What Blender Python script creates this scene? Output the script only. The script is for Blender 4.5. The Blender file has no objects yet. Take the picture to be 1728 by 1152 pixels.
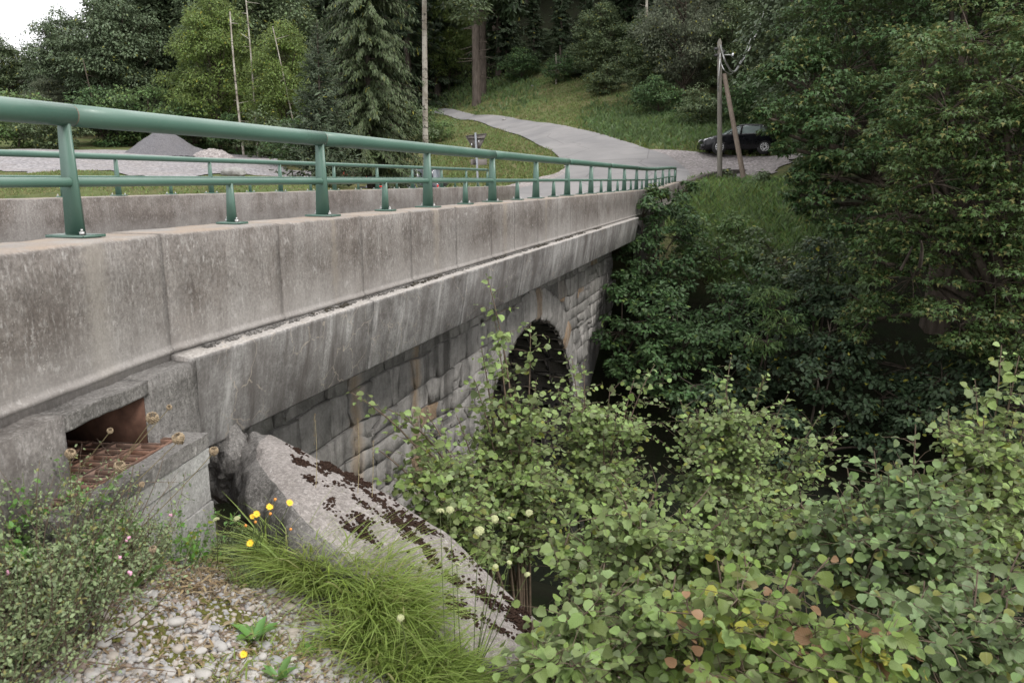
import bpy, math, random
import numpy as np
from mathutils import Vector, Matrix

R = math.radians
random.seed(7)
rng = np.random.default_rng(7)
sc = bpy.context.scene
col = sc.collection

# ------------------------------------------------------------------ camera, sky, sun, exposure
PITCH = 0.2003986
F = 1344.0
CP, SP = math.cos(PITCH), math.sin(PITCH)
cd = bpy.data.cameras.new('camera'); cam = bpy.data.objects.new('camera', cd); col.objects.link(cam)
cam.location = (0, 0, 0); cam.rotation_euler = (math.pi / 2 - PITCH, 0, 0)
cd.lens = 28; cd.sensor_width = 36; cd.clip_start = 0.05; cd.clip_end = 2000
cd.dof.use_dof = True; cd.dof.focus_distance = 6.5; cd.dof.aperture_fstop = 6.3
sc.camera = cam

SUN_EL, SUN_AZ = R(52), R(126)            # azimuth clockwise from +Y: high, behind the camera to the right
w = bpy.data.worlds.new('World'); sc.world = w; w.use_nodes = True
wn = w.node_tree; wn.nodes.clear()
sky = wn.nodes.new('ShaderNodeTexSky'); sky.sky_type = 'NISHITA'; sky.sun_disc = False
sky.sun_elevation = SUN_EL; sky.sun_rotation = SUN_AZ; sky.air_density = 1.0; sky.dust_density = 3.0; sky.ozone_density = 1.0
cl = wn.nodes.new('ShaderNodeMix'); cl.data_type = 'RGBA'; cl.inputs[0].default_value = 0.88
cl.inputs[7].default_value = (9.7, 9.65, 9.7, 1)      # overcast cloud cover over the clear sky
bg = wn.nodes.new('ShaderNodeBackground'); bg.inputs[1].default_value = 0.12
wo = wn.nodes.new('ShaderNodeOutputWorld')
wn.links.new(sky.outputs[0], cl.inputs[6]); wn.links.new(cl.outputs[2], bg.inputs[0]); wn.links.new(bg.outputs[0], wo.inputs[0])
sl = bpy.data.lights.new('sun', 'SUN'); sl.energy = 1.45; sl.angle = R(16); sl.color = (1.0, 0.97, 0.92)
sun = bpy.data.objects.new('sun', sl); col.objects.link(sun)
sd = Vector((math.sin(SUN_AZ) * math.cos(SUN_EL), math.cos(SUN_AZ) * math.cos(SUN_EL), math.sin(SUN_EL)))
sun.rotation_euler = sd.to_track_quat('Z', 'Y').to_euler()
sc.view_settings.view_transform = 'Standard'; sc.view_settings.look = 'None'
sc.view_settings.exposure = 0.75; sc.view_settings.gamma = 1.0
sc.view_settings.use_curve_mapping = False
sc.render.engine = 'CYCLES'
sc.cycles.max_bounces = 6; sc.cycles.diffuse_bounces = 3; sc.cycles.transmission_bounces = 3

# ------------------------------------------------------------------ site coordinates
# the bridge runs along A (t metres), N points out of its downstream side (s metres); the eye is the origin, z up
A = np.array([0.29154671, 0.95655659, 0.0]); NN = np.array([0.95655659, -0.29154671, 0.0])
def W(s, t, z=0.0): return s * NN + t * A + np.array([0, 0, z])
def ray(u, v):
    x = (u - 864) / F; y = -(v - 576) / F
    return np.array([x, CP + y * SP, -SP + y * CP])
def at(u, v, Y): r = ray(u, v); return r * (Y / r[1])
def hz(u, v, z): r = ray(u, v); return r * (z / r[2])
def st(p): return float(p @ NN), float(p @ A)

# ------------------------------------------------------------------ object helpers
def tag(o, label=None, cat=None, group=None, kind=None):
    if label: o['label'] = label
    if cat: o['category'] = cat
    if group: o['group'] = group
    if kind: o['kind'] = kind
    return o
def empty(name, loc=(0, 0, 0), label=None, cat=None, group=None, rz=0.0):
    o = bpy.data.objects.new(name, None); col.objects.link(o)
    o.location = tuple(float(c) for c in loc); o.rotation_euler = (0, 0, rz); o.empty_display_size = 0.1
    return tag(o, label, cat, group)
def link(name, me, parent=None, loc=None, kind=None, label=None):
    """link a mesh whose coordinates are site coordinates; the parent only groups it"""
    o = bpy.data.objects.new(name, me); col.objects.link(o)
    if parent is not None:
        o.parent = parent
        if parent.type == 'EMPTY' and parent.parent is None:
            o.matrix_parent_inverse = Matrix.LocRotScale(parent.location, parent.rotation_euler, parent.scale).inverted()
    if loc is not None: o.location = tuple(float(c) for c in loc)
    if kind: o['kind'] = kind
    if label: o['label'] = label
    return o
def mk(name, V, Fs, mats, smooth=False, rnd=None, uv=None, matidx=None):
    """mesh data from numpy; Fs = array (n,k) or list of such arrays"""
    V = np.asarray(V, dtype=np.float32)
    if not isinstance(Fs, list): Fs = [Fs]
    Fs = [np.asarray(f, dtype=np.int32) for f in Fs if len(f)]
    me = bpy.data.meshes.new(name)
    me.vertices.add(len(V)); me.vertices.foreach_set('co', V.ravel())
    nl = sum(f.size for f in Fs); nf = sum(len(f) for f in Fs)
    me.loops.add(nl); lv = np.concatenate([f.ravel() for f in Fs]); me.loops.foreach_set('vertex_index', lv)
    me.polygons.add(nf)
    tot = np.concatenate([np.full(len(f), f.shape[1], np.int32) for f in Fs])
    start = np.concatenate([[0], np.cumsum(tot)[:-1]]).astype(np.int32)
    me.polygons.foreach_set('loop_start', start)
    me.polygons.foreach_set('loop_total', tot)
    if matidx is not None: me.polygons.foreach_set('material_index', np.asarray(matidx, np.int32))
    me.update(calc_edges=True)
    if smooth: me.polygons.foreach_set('use_smooth', np.ones(nf, bool))
    if not isinstance(mats, (list, tuple)): mats = [mats]
    for m in mats: me.materials.append(m)
    if rnd is not None:
        a = me.attributes.new('rnd', 'FLOAT', 'POINT'); a.data.foreach_set('value', np.asarray(rnd, np.float32))
    if uv is not None:
        l = me.uv_layers.new(name='UVMap'); l.data.foreach_set('uv', np.asarray(uv, np.float32)[lv].ravel())
    return me
class MB:
    """collects boxes, tubes, prisms and sheets into one mesh"""
    def __init__(s): s.V = []; s.F = {3: [], 4: []}; s.n = 0
    def add(s, V, F):
        V = np.asarray(V, float); s.V.append(V)
        for f in F: s.F.setdefault(len(f), []).append([i + s.n for i in f])
        s.n += len(V)
    def box(s, c, d, ax=None, bev=0.0):
        c = np.asarray(c, float); h = np.asarray(d, float) / 2
        ax = np.eye(3) if ax is None else np.asarray(ax, float)   # rows = local axes
        if bev <= 0:
            P = np.array([[x, y, z] for x in (-1, 1) for y in (-1, 1) for z in (-1, 1)], float) * h
            s.add(c + P @ ax, [(0, 1, 3, 2), (4, 6, 7, 5), (0, 4, 5, 1), (2, 3, 7, 6), (0, 2, 6, 4), (1, 5, 7, 3)])
        else:
            # chamfered box: each face inset by bev, edges and corners joined
            P = []; idx = {}
            for x in (-1, 1):
                for y in (-1, 1):
                    for z in (-1, 1):
                        for k in range(3):
                            q = np.array([x, y, z], float) * (h - bev); q[k] = (x, y, z)[k] * h[k]
                            idx[(x, y, z, k)] = len(P); P.append(q)
            Fc = []
            for k in range(3):
                a, b = [i for i in range(3) if i != k]
                for sg in (-1, 1):
                    q = []
                    for (p, r) in ((-1, -1), (1, -1), (1, 1), (-1, 1)):
                        key = [0, 0, 0]; key[k] = sg; key[a] = p; key[b] = r; q.append(idx[tuple(key) + (k,)])
                    Fc.append(tuple(q))
            for k in range(3):
                a, b = [i for i in range(3) if i != k]
                for p in (-1, 1):
                    for r in (-1, 1):
                        k1 = [0, 0, 0]; k1[k] = -1; k1[a] = p; k1[b] = r; k2 = list(k1); k2[k] = 1
                        Fc.append((idx[tuple(k1) + (a,)], idx[tuple(k2) + (a,)], idx[tuple(k2) + (b,)], idx[tuple(k1) + (b,)]))
            for x in (-1, 1):
                for y in (-1, 1):
                    for z in (-1, 1): Fc.append(tuple(idx[(x, y, z, k)] for k in range(3)))
            s.add(c + np.array(P) @ ax, Fc)
        return s
    def tube(s, P, r, n=8, caps=True):
        V, Fq, ends = tube(P, r, n); o = s.n
        s.add(V, [tuple(f) for f in Fq])
        if caps:
            s.F.setdefault(n, []).append([o + i for i in range(n)][::-1]); s.F[n].append([o + len(V) - n + i for i in range(n)])
        return s
    def loft(s, rings, close=True, caps=True):
        k = len(rings[0]); V = np.concatenate([np.asarray(r, float) for r in rings]); Fc = []
        for i in range(len(rings) - 1):
            for j in range(k if close else k - 1):
                a = i * k + j; b = i * k + (j + 1) % k; Fc.append((a, b, b + k, a + k))
        if caps and close: Fc.append(tuple(range(k))[::-1]); Fc.append(tuple(range(len(V) - k, len(V))))
        s.add(V, Fc); return s
    def mesh(s, name, mat, smooth=False):
        V = np.concatenate(s.V)
        me = mk(name, V, [np.array(f) for k, f in sorted(s.F.items()) if len(f)], mat, smooth)
        return me
def recalc(me):
    import bmesh
    b = bmesh.new(); b.from_mesh(me); bmesh.ops.recalc_face_normals(b, faces=b.faces[:]); b.to_mesh(me); b.free(); return me
def tube(P, r, n=8):
    P = np.asarray(P, float); m = len(P); r = np.broadcast_to(np.asarray(r, float), (m,))
    T = np.gradient(P, axis=0) if m > 2 else np.repeat((P[1] - P[0])[None], 2, 0)
    T = T / (np.linalg.norm(T, axis=1, keepdims=True) + 1e-9)
    ref = np.array([0, 0, 1.0]) if abs(T[0][2]) < 0.9 else np.array([1.0, 0, 0])
    U = np.cross(T, ref); U /= np.linalg.norm(U, axis=1, keepdims=True) + 1e-9
    Wv = np.cross(T, U); an = np.arange(n) * 2 * np.pi / n
    V = P[:, None] + r[:, None, None] * (np.cos(an)[None, :, None] * U[:, None] + np.sin(an)[None, :, None] * Wv[:, None])
    i = np.arange(m - 1)[:, None] * n; j = np.arange(n)[None]; jn = (j + 1) % n
    Fq = np.stack([i + j, i + jn, i + n + jn, i + n + j], -1).reshape(-1, 4)
    return V.reshape(-1, 3), Fq, None
def tubes(name, paths, mat, n=5, smooth=True):
    V = []; Fq = []; o = 0
    for P, r in paths:
        v, f, _ = tube(P, r, n); V.append(v); Fq.append(f + o); o += len(v)
    return mk(name, np.concatenate(V), np.concatenate(Fq), mat, smooth)
def unit(v): return v / (np.linalg.norm(v, axis=-1, keepdims=True) + 1e-9)

# value noise for shapes (deterministic)
def vnoise(P, scale=1.0, seed=0):
    P = np.asarray(P, float) * scale + seed * 17.31
    i = np.floor(P).astype(np.int64); f = P - i; f = f * f * (3 - 2 * f); out = 0
    def h(a, b, c):
        n = (a * 374761393 + b * 668265263 + c * 2147483647 + seed * 974711) & 0xffffffff
        n = ((n ^ (n >> 13)) * 1274126177) & 0xffffffff
        return ((n ^ (n >> 16)) & 0xffff) / 65535.0
    for dx in (0, 1):
        for dy in (0, 1):
            for dz in (0, 1):
                wt = (f[..., 0] if dx else 1 - f[..., 0]) * (f[..., 1] if dy else 1 - f[..., 1]) * (f[..., 2] if dz else 1 - f[..., 2])
                out = out + wt * h(i[..., 0] + dx, i[..., 1] + dy, i[..., 2] + dz)
    return out * 2 - 1
def fbm(P, scale=1.0, seed=0, o=3):
    r = 0; a = 1.0
    for k in range(o): r = r + a * vnoise(P, scale * 2 ** k, seed + k); a *= 0.5
    return r

# ------------------------------------------------------------------ materials
class NT:
    def __init__(s, name):
        s.m = bpy.data.materials.new(name); s.m.use_nodes = True; s.t = s.m.node_tree; s.t.nodes.clear()
        s.out = s.t.nodes.new('ShaderNodeOutputMaterial')
    def n(s, t, **k):
        o = s.t.nodes.new('ShaderNode' + t)
        for a, b in k.items(): setattr(o, a, b)
        return o
    def set(s, sock, v):
        if v is None: return
        if isinstance(v, bpy.types.NodeSocket): s.t.links.new(v, sock)
        else:
            if isinstance(v, (tuple, list)) and len(v) == 3 and sock.type == 'RGBA': v = (*v, 1)
            sock.default_value = v
    def pos(s): return s.n('NewGeometry').outputs['Position']
    def obj(s): return s.n('TexCoord').outputs['Object']
    def site(s):
        p = s.pos(); c = s.n('CombineXYZ')
        for k, v in ((0, A), (1, NN)):
            d = s.n('VectorMath', operation='DOT_PRODUCT'); s.set(d.inputs[0], p); d.inputs[1].default_value = tuple(v); s.set(c.inputs[k], d.outputs['Value'])
        x = s.n('SeparateXYZ'); s.set(x.inputs[0], p); s.set(c.inputs[2], x.outputs[2]); return c.outputs[0]
    def scale(s, v, k):
        m = s.n('VectorMath', operation='MULTIPLY'); s.set(m.inputs[0], v); m.inputs[1].default_value = k; return m.outputs[0]
    def sep(s, v): x = s.n('SeparateXYZ'); s.set(x.inputs[0], v); return x.outputs
    def noise(s, v, sc_, det=4, rough=0.55, dist=0.0):
        x = s.n('TexNoise'); s.set(x.inputs['Vector'], v); x.inputs['Scale'].default_value = sc_; x.inputs['Detail'].default_value = det
        x.inputs['Roughness'].default_value = rough; x.inputs['Distortion'].default_value = dist; return x.outputs['Fac']
    def voro(s, v, sc_, feature='F1', rand=1.0, out='Distance'):
        x = s.n('TexVoronoi', feature=feature); s.set(x.inputs['Vector'], v); x.inputs['Scale'].default_value = sc_
        x.inputs['Randomness'].default_value = rand; return x.outputs[out]
    def map(s, f, a, b, c=0.0, d=1.0):
        x = s.n('MapRange'); s.set(x.inputs[0], f); x.inputs[1].default_value = a; x.inputs[2].default_value = b
        x.inputs[3].default_value = c; x.inputs[4].default_value = d; return x.outputs[0]
    def math(s, op, a, b=None):
        x = s.n('Math', operation=op); s.set(x.inputs[0], a); s.set(x.inputs[1], b); return x.outputs[0]
    def mix(s, f, a, b, mode='MIX'):
        x = s.n('Mix', data_type='RGBA', blend_type=mode); s.set(x.inputs[0], f); s.set(x.inputs[6], a); s.set(x.inputs[7], b); return x.outputs[2]
    def hsv(s, c, h=0.5, sat=1.0, v=1.0):
        x = s.n('HueSaturation'); s.set(x.inputs[0], h); s.set(x.inputs[1], sat); s.set(x.inputs[2], v); s.set(x.inputs[4], c); return x.outputs[0]
    def bump(s, h, st_=0.3, d=0.01, nrm=None):
        x = s.n('Bump'); x.inputs['Strength'].default_value = st_; x.inputs['Distance'].default_value = d; s.set(x.inputs['Height'], h)
        if nrm is not None: s.set(x.inputs['Normal'], nrm)
        return x.outputs[0]
    def attr(s, name): x = s.n('Attribute', attribute_name=name); return x.outputs['Fac']
    def orand(s): return s.n('ObjectInfo').outputs['Random']
    def fin(s, c, rough=0.8, nrm=None, metal=0.0, spec=0.5, trans=0.0, tcol=None, coat=0.0):
        b = s.n('BsdfPrincipled'); s.set(b.inputs['Base Color'], c); s.set(b.inputs['Roughness'], rough); s.set(b.inputs['Metallic'], metal)
        s.set(b.inputs['Specular IOR Level'], spec); b.inputs['Coat Weight'].default_value = coat
        if nrm is not None: s.set(b.inputs['Normal'], nrm)
        o = b.outputs[0]
        if trans > 0:
            t = s.n('BsdfTranslucent'); s.set(t.inputs[0], tcol if tcol is not None else c)
            m = s.n('MixShader'); m.inputs[0].default_value = trans; s.set(m.inputs[1], o); s.set(m.inputs[2], t.outputs[0]); o = m.outputs[0]
        s.t.links.new(o, s.out.inputs[0]); return s.m

def mat_concrete(name, base, pale, dark, speck=0.5, cracks=0.0, streak=0.5, drips=(), lowpale=None, toprust=None, rough_h=0.3, ledge=False, tone=False):
    k = NT(name); p = k.site()
    base = k.hsv(base, v=k.map(k.orand(), 0, 1, 0.90, 1.10)) if tone else base
    n1 = k.noise(p, 1.3, 5); n2 = k.noise(p, 7, 6, 0.65); n3 = k.noise(p, 60, 4, 0.7)
    c = k.mix(k.map(n2, 0.32, 0.68), dark, base)
    c = k.mix(k.map(n1, 0.42, 0.72, 0, 0.75), c, pale)
    c = k.mix(k.map(n3, 0.36, 0.64, 0.0, 1.0), k.hsv(c, v=0.70), k.hsv(c, v=1.16))
    n4 = k.noise(k.scale(p, (60, 60, 22)), 1.0, 4, 0.7); c = k.mix(k.map(n4, 0.53, 0.66, 0, 0.6 * (0.25 + speck)), c, pale); c = k.mix(k.map(n4, 0.44, 0.34, 0, 0.5 * (0.25 + speck)), c, dark)
    # fine exposed aggregate
    gr = k.voro(p, 170, out='Color'); g = k.n('SeparateColor'); k.set(g.inputs[0], gr)
    c = k.mix(k.map(g.outputs[0], 0.0, 1.0, 0, 0.35), c, k.hsv(c, v=0.55))
    c = k.mix(k.math('MULTIPLY', k.math('MULTIPLY', k.map(g.outputs[1], 0.9, 0.97), k.map(k.noise(p, 11, 3, 0.6), 0.45, 0.62)), 0.45 * speck), c, (0.50, 0.47, 0.44))
    bl = k.math('MULTIPLY', k.map(k.noise(k.scale(p, (26, 26, 15)), 1.0, 3, 0.5), 0.66, 0.72), speck * 0.55); c = k.mix(bl, c, (0.46, 0.44, 0.42))
    # vertical streaks: run-off stains
    sp = k.scale(p, (3.2, 3.2, 0.22)); s1 = k.noise(sp, 1.0, 6, 0.7, 0.15); sp2 = k.scale(p, (14, 14, 0.7)); s2 = k.noise(sp2, 1.0, 4, 0.6)
    c = k.mix(k.math('MULTIPLY', k.map(s1, 0.50, 0.66), streak), c, dark)
    c = k.mix(k.math('MULTIPLY', k.map(s1, 0.42, 0.30), streak * 0.8), c, pale)
    c = k.mix(k.math('MULTIPLY', k.map(s2, 0.52, 0.68), streak * 0.6), c, dark)
    x = k.sep(p)
    if ledge:
        gl = k.sep(k.n('NewGeometry').outputs['Normal'])[2]; c = k.mix(k.math('MULTIPLY', k.map(gl, 0.5, 0.9), 0.8), c, k.mix(k.map(n3, 0.35, 0.65), (0.26, 0.24, 0.22), (0.50, 0.47, 0.44)))  # ledge top paler: rough light aggregate, plus its lit look put into the colour
    if lowpale:   # paler scoured band low on the face, ragged
        z0, z1 = lowpale; f = k.map(k.math('ADD', x[2], k.math('MULTIPLY', k.noise(p, 5, 5, 0.7), 0.35)), z0 + 0.18, z1 + 0.18)
        c = k.mix(k.math('MULTIPLY', f, 0.45), c, pale)
    for (t0, wd, cc, z_from) in drips:
        d = k.math('ABSOLUTE', k.math('SUBTRACT', x[0], t0)); d = k.math('ADD', d, k.math('MULTIPLY', k.math('SUBTRACT', k.noise(k.scale(p, (1, 1, 4)), 7, 4), 0.5), 0.12))
        c = k.mix(k.math('MULTIPLY', k.math('MULTIPLY', k.map(d, wd, wd * 0.3), k.map(x[2], -0.9, -0.3, 0.25, 1.0)), 0.42), c, cc)
    if toprust:
        gN = k.sep(k.n('NewGeometry').outputs['Normal'])[2]
        f = k.math('MULTIPLY', k.map(gN, 0.6, 0.9), k.map(k.noise(p, 3.5, 5, 0.7), 0.35, 0.6))
        c = k.mix(k.math('MULTIPLY', k.map(gN, 0.6, 0.9), 0.5), c, pale)
        c = k.mix(k.math('MULTIPLY', f, 0.42), c, toprust)
    if cracks > 0:
        wv = k.n('VectorMath', operation='ADD'); k.set(wv.inputs[0], p)
        nz = k.n('TexNoise'); k.set(nz.inputs['Vector'], p); nz.inputs['Scale'].default_value = 9
        k.set(wv.inputs[1], k.scale(nz.outputs['Color'], (0.12, 0.12, 0.12)))
        d = k.voro(wv.outputs[0], 5.0, 'DISTANCE_TO_EDGE')
        line = k.math('MULTIPLY', k.map(d, 0.022, 0.006), k.map(k.noise(p, 2.2, 3), 0.44, 0.56))
        line = k.math('MULTIPLY', line, k.map(k.noise(p, 23, 2), 0.38, 0.5))
        c = k.mix(k.math('MULTIPLY', line, cracks), c, (0.46, 0.40, 0.33))
    h = k.math('ADD', k.math('MULTIPLY', n3, 0.5), k.math('MULTIPLY', g.outputs[0], 0.5)); h2 = k.math('ADD', h, k.math('MULTIPLY', n2, 1.5))
    return k.fin(c, 0.9, k.bump(h2, rough_h, 0.012), spec=0.25)
def mat_leaf(name, c, yel=(0.30, 0.28, 0.04), under=None, trans=0.28, rough=0.5, spread=0.5, yfrac=0.06, red=None, veins=False, spec=0.25):
    k = NT(name); r = k.math('FRACT', k.math('ADD', k.attr('rnd'), k.math('MULTIPLY', k.orand(), 3.7)))
    r2 = k.math('FRACT', k.math('MULTIPLY', r, 7.31))
    cc = k.hsv(c, h=k.map(r2, 0, 1, 0.485, 0.512), sat=k.map(r, 0, 1, 0.85, 1.1), v=k.map(r2, 0, 1, 1 - spread * 0.6, 1 + spread * 0.6))
    pn = k.noise(k.pos(), 0.6, 2); cc = k.mix(k.map(pn, 0.35, 0.65, 0, 0.4), cc, k.hsv(cc, h=0.49, v=1.25))
    cc = k.mix(k.math('MULTIPLY', k.map(r, 1 - yfrac - 0.02, 1 - yfrac), 0.8), cc, yel)
    if red: cc = k.mix(k.math('MULTIPLY', k.map(r, red[1], red[1] - 0.01), 0.8), cc, red[0])
    if veins:
        uv = k.n('TexCoord').outputs['UV']; x = k.sep(uv)
        q = k.math('FRACT', k.math('ADD', k.math('MULTIPLY', x[0], 7.0), k.math('MULTIPLY', k.math('ABSOLUTE', x[1]), -6.5)))
        f = k.map(k.math('ABSOLUTE', k.math('SUBTRACT', q, 0.5)), 0.36, 0.5); mid = k.map(k.math('ABSOLUTE', x[1]), 0.03, 0.0)
        f = k.math('MAXIMUM', f, mid); cc = k.mix(k.math('MULTIPLY', f, 0.35), cc, k.hsv(cc, v=1.5, sat=0.8))
        nrm = k.bump(f, 0.5, 0.004)
    else: nrm = None
    bf = k.n('NewGeometry').outputs['Backfacing']
    if under: cc = k.mix(k.math('MULTIPLY', bf, 0.8), cc, under)
    return k.fin(cc, rough, nrm, trans=trans, tcol=k.hsv(cc, h=0.485, v=1.3), spec=spec)
def mat_simple(name, c, rough=0.6, metal=0.0, var=0.12, sc_=20, bump=0.0, spec=0.5, coat=0.0):
    k = NT(name); n = k.noise(k.obj(), sc_, 5, 0.6); cc = k.hsv(c, v=k.map(n, 0.3, 0.7, 1 - var, 1 + var))
    return k.fin(cc, k.map(n, 0.3, 0.7, max(0.03, rough - 0.07), min(1, rough + 0.07)), k.bump(n, bump, 0.01) if bump else None, metal, spec, coat=coat)
# ------------------------------------------------------------------ palette
PAR_B, PAR_P, PAR_D = (0.215, 0.190, 0.172), (0.35, 0.332, 0.315), (0.105, 0.088, 0.078)
DRIPS = [(2.62, 0.10, (0.31, 0.28, 0.24), 0), (4.72, 0.05, (0.29, 0.25, 0.20), 0), (6.5, 0.09, (0.30, 0.26, 0.21), 0), (8.5, 0.10, (0.29, 0.245, 0.19), 0), (10.3, 0.08, (0.28, 0.24, 0.19), 0), (12.2, 0.1, (0.09, 0.075, 0.065), 0), (9.2, 0.12, (0.10, 0.085, 0.075), 0)]
M_par = mat_concrete('parapet concrete', PAR_B, PAR_P, PAR_D, speck=0.9, streak=0.35, drips=DRIPS, lowpale=(-0.55, -0.8), toprust=(0.33, 0.22, 0.13), tone=True)
M_far = mat_concrete('far parapet concrete', PAR_B, PAR_P, PAR_D, speck=0.6, streak=0.5, lowpale=(-0.5, -0.7), toprust=(0.30, 0.23, 0.16))
M_fas = mat_concrete('fascia concrete', (0.30, 0.29, 0.282), (0.52, 0.505, 0.49), (0.115, 0.103, 0.097), speck=0.15, cracks=0.6, streak=1.0, rough_h=0.15, ledge=True, tone=True)
M_rough = mat_concrete('broken concrete', (0.175, 0.165, 0.155), (0.31, 0.295, 0.28), (0.055, 0.05, 0.045), speck=0.8, streak=0.1, rough_h=0.9)
M_slab = mat_concrete('slab concrete', (0.30, 0.27, 0.255), (0.40, 0.37, 0.35), (0.19, 0.17, 0.155), speck=0.9, streak=0.0, rough_h=0.7)
M_block = mat_concrete('block concrete', (0.33, 0.325, 0.31), (0.46, 0.455, 0.44), (0.17, 0.16, 0.15), speck=0.2, streak=0.4, rough_h=0.3)
M_wallend = mat_concrete('dark wall concrete', (0.13, 0.11, 0.10), (0.2, 0.18, 0.16), (0.05, 0.045, 0.04), streak=0.5)
def mat_stone():
    k = NT('wall stone'); p = k.pos(); r = k.orand(); q = k.site(); x = k.sep(q)
    n = k.noise(p, 9, 6, 0.65); n2 = k.noise(p, 45, 4, 0.7)
    c = k.mix(r, (0.20, 0.19, 0.178), (0.30, 0.285, 0.265))
    c = k.mix(k.map(k.math('FRACT', k.math('MULTIPLY', r, 9.7)), 0.93, 0.95), c, (0.27, 0.19, 0.12))
    c = k.mix(k.map(n, 0.35, 0.7, 0.0, 0.8), c, k.hsv(c, v=0.5)); c = k.mix(k.map(n2, 0.4, 0.7, 0, 0.5), c, k.hsv(c, v=1.5, sat=0.6))
    s1 = k.noise(k.scale(q, (3.0, 3.0, 0.25)), 1.0, 5, 0.65)
    c = k.mix(k.map(s1, 0.52, 0.66, 0, 0.7), c, (0.40, 0.38, 0.36)); c = k.mix(k.map(s1, 0.44, 0.36, 0, 0.7), c, (0.07, 0.065, 0.06))
    for t0, wd in ((5.9, 0.14), (7.15, 0.13)):
        d = k.math('ADD', k.math('ABSOLUTE', k.math('SUBTRACT', x[0], t0)), k.math('MULTIPLY', k.math('SUBTRACT', n, 0.5), 0.25))
        c = k.mix(k.map(d, wd, wd * 0.1, 0, 0.5), c, (0.30, 0.21, 0.12))
    return k.fin(c, 0.9, k.bump(k.math('ADD', n, k.math('MULTIPLY', n2, 0.4)), 0.7, 0.03), spec=0.2)
M_stone = mat_stone()
M_mortar = mat_concrete('wall mortar', (0.20, 0.19, 0.18), (0.29, 0.28, 0.27), (0.07, 0.065, 0.06), streak=0.6, rough_h=0.6)
M_intra = mat_concrete('dark vault stone', (0.11, 0.10, 0.088), (0.20, 0.18, 0.155), (0.04, 0.036, 0.03), streak=0.3, rough_h=0.8)  # vault lining, darker than the wall stone
def mat_green():
    k = NT('green paint'); n = k.noise(k.pos(), 3, 4); n2 = k.noise(k.pos(), 70, 3, 0.7)
    c = k.mix(k.map(n, 0.3, 0.7), (0.070, 0.140, 0.108), (0.085, 0.160, 0.125)); c = k.mix(k.map(n2, 0.62, 0.72, 0, 0.35), c, (0.16, 0.2, 0.15))
    gN = k.sep(k.n('NewGeometry').outputs['Normal'])[2]     # paler towards upward faces
    c = k.mix(k.math('MULTIPLY', k.map(gN, 0.3, 1.0), k.map(n, 0.3, 0.7, 0.12, 0.3)), c, (0.42, 0.46, 0.42))
    return k.fin(c, k.map(n2, 0.3, 0.7, 0.34, 0.5), spec=0.5)
M_green = mat_green()
M_bolt = mat_simple('galvanised bolt', (0.45, 0.45, 0.44), 0.45, 0.8, sc_=80)
M_rust = NT('rusty iron'); k = M_rust; n = k.noise(k.pos(), 30, 6, 0.7); n1 = k.noise(k.pos(), 5, 3)
M_rust = k.fin(k.mix(k.map(n, 0.3, 0.7), k.mix(k.map(n1, 0.4, 0.6), (0.22, 0.10, 0.06), (0.13, 0.09, 0.075)), (0.30, 0.19, 0.14)), 0.8, k.bump(n, 0.4, 0.003), metal=0.1)
M_moss = NT('dark dry moss'); k = M_moss; n = k.noise(k.pos(), 90, 4, 0.7)
M_moss = k.fin(k.mix(k.map(n, 0.3, 0.7), (0.016, 0.010, 0.008), (0.058, 0.036, 0.027)), 1.0, k.bump(n, 1.0, 0.01), spec=0.05)
k = NT('dark crumbs on the ledge'); n = k.noise(k.pos(), 90, 4, 0.7); M_crumb = k.fin(k.mix(k.map(n, 0.3, 0.7), (0.02, 0.018, 0.015), (0.09, 0.08, 0.065)), 1.0, spec=0.05)
M_void = mat_simple('cavity shade', (0.03, 0.026, 0.022), 1.0, 0, 0.4, 8, 0.5, spec=0.1)  # near-black sheets: the dark inside the drain is put into their colour
def mat_asphalt():
    k = NT('worn asphalt'); p = k.pos(); n = k.noise(p, 0.35, 4, 0.6); n2 = k.noise(p, 14, 5, 0.75)
    c = k.mix(k.map(n, 0.35, 0.65), (0.185, 0.18, 0.18), (0.25, 0.24, 0.235)); c = k.mix(k.map(n2, 0.35, 0.7, 0, 0.22), c, (0.15, 0.145, 0.15))
    d = k.voro(k.scale(p, (0.3, 0.3, 0.3)), 1.0, 'DISTANCE_TO_EDGE'); c = k.mix(k.map(d, 0.012, 0.003, 0, 0.5), c, (0.09, 0.085, 0.085))
    return k.fin(c, 0.9, k.bump(n2, 0.3, 0.01), spec=0.25)
M_asph = mat_asphalt()
def mat_gravel(name, a, b, d, sc_=9):
    k = NT(name); p = k.pos(); v = k.voro(p, sc_, out='Color'); g = k.n('SeparateColor'); k.set(g.inputs[0], v); dd = k.voro(p, sc_)
    n = k.noise(p, 0.6, 5, 0.65); n3 = k.noise(p, 3, 4, 0.7)
    c = k.mix(g.outputs[0], a, b); c = k.mix(k.map(n, 0.4, 0.7, 0, 0.6), c, d); c = k.mix(k.map(n3, 0.45, 0.7, 0, 0.5), c, k.hsv(c, v=0.65))
    c = k.mix(k.map(dd, 0.35, 0.6, 0, 0.5), c, k.hsv(c, v=0.4))
    return k.fin(c, 0.95, k.bump(k.map(dd, 0, 0.6, 1, 0), 0.8, 0.03), spec=0.2)
M_gravel = mat_gravel('pale gravel', (0.26, 0.23, 0.225), (0.46, 0.42, 0.41), (0.25, 0.23, 0.21))
M_yard = mat_gravel('grey yard gravel', (0.24, 0.225, 0.235), (0.36, 0.345, 0.35), (0.30, 0.27, 0.25), 6)
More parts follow.
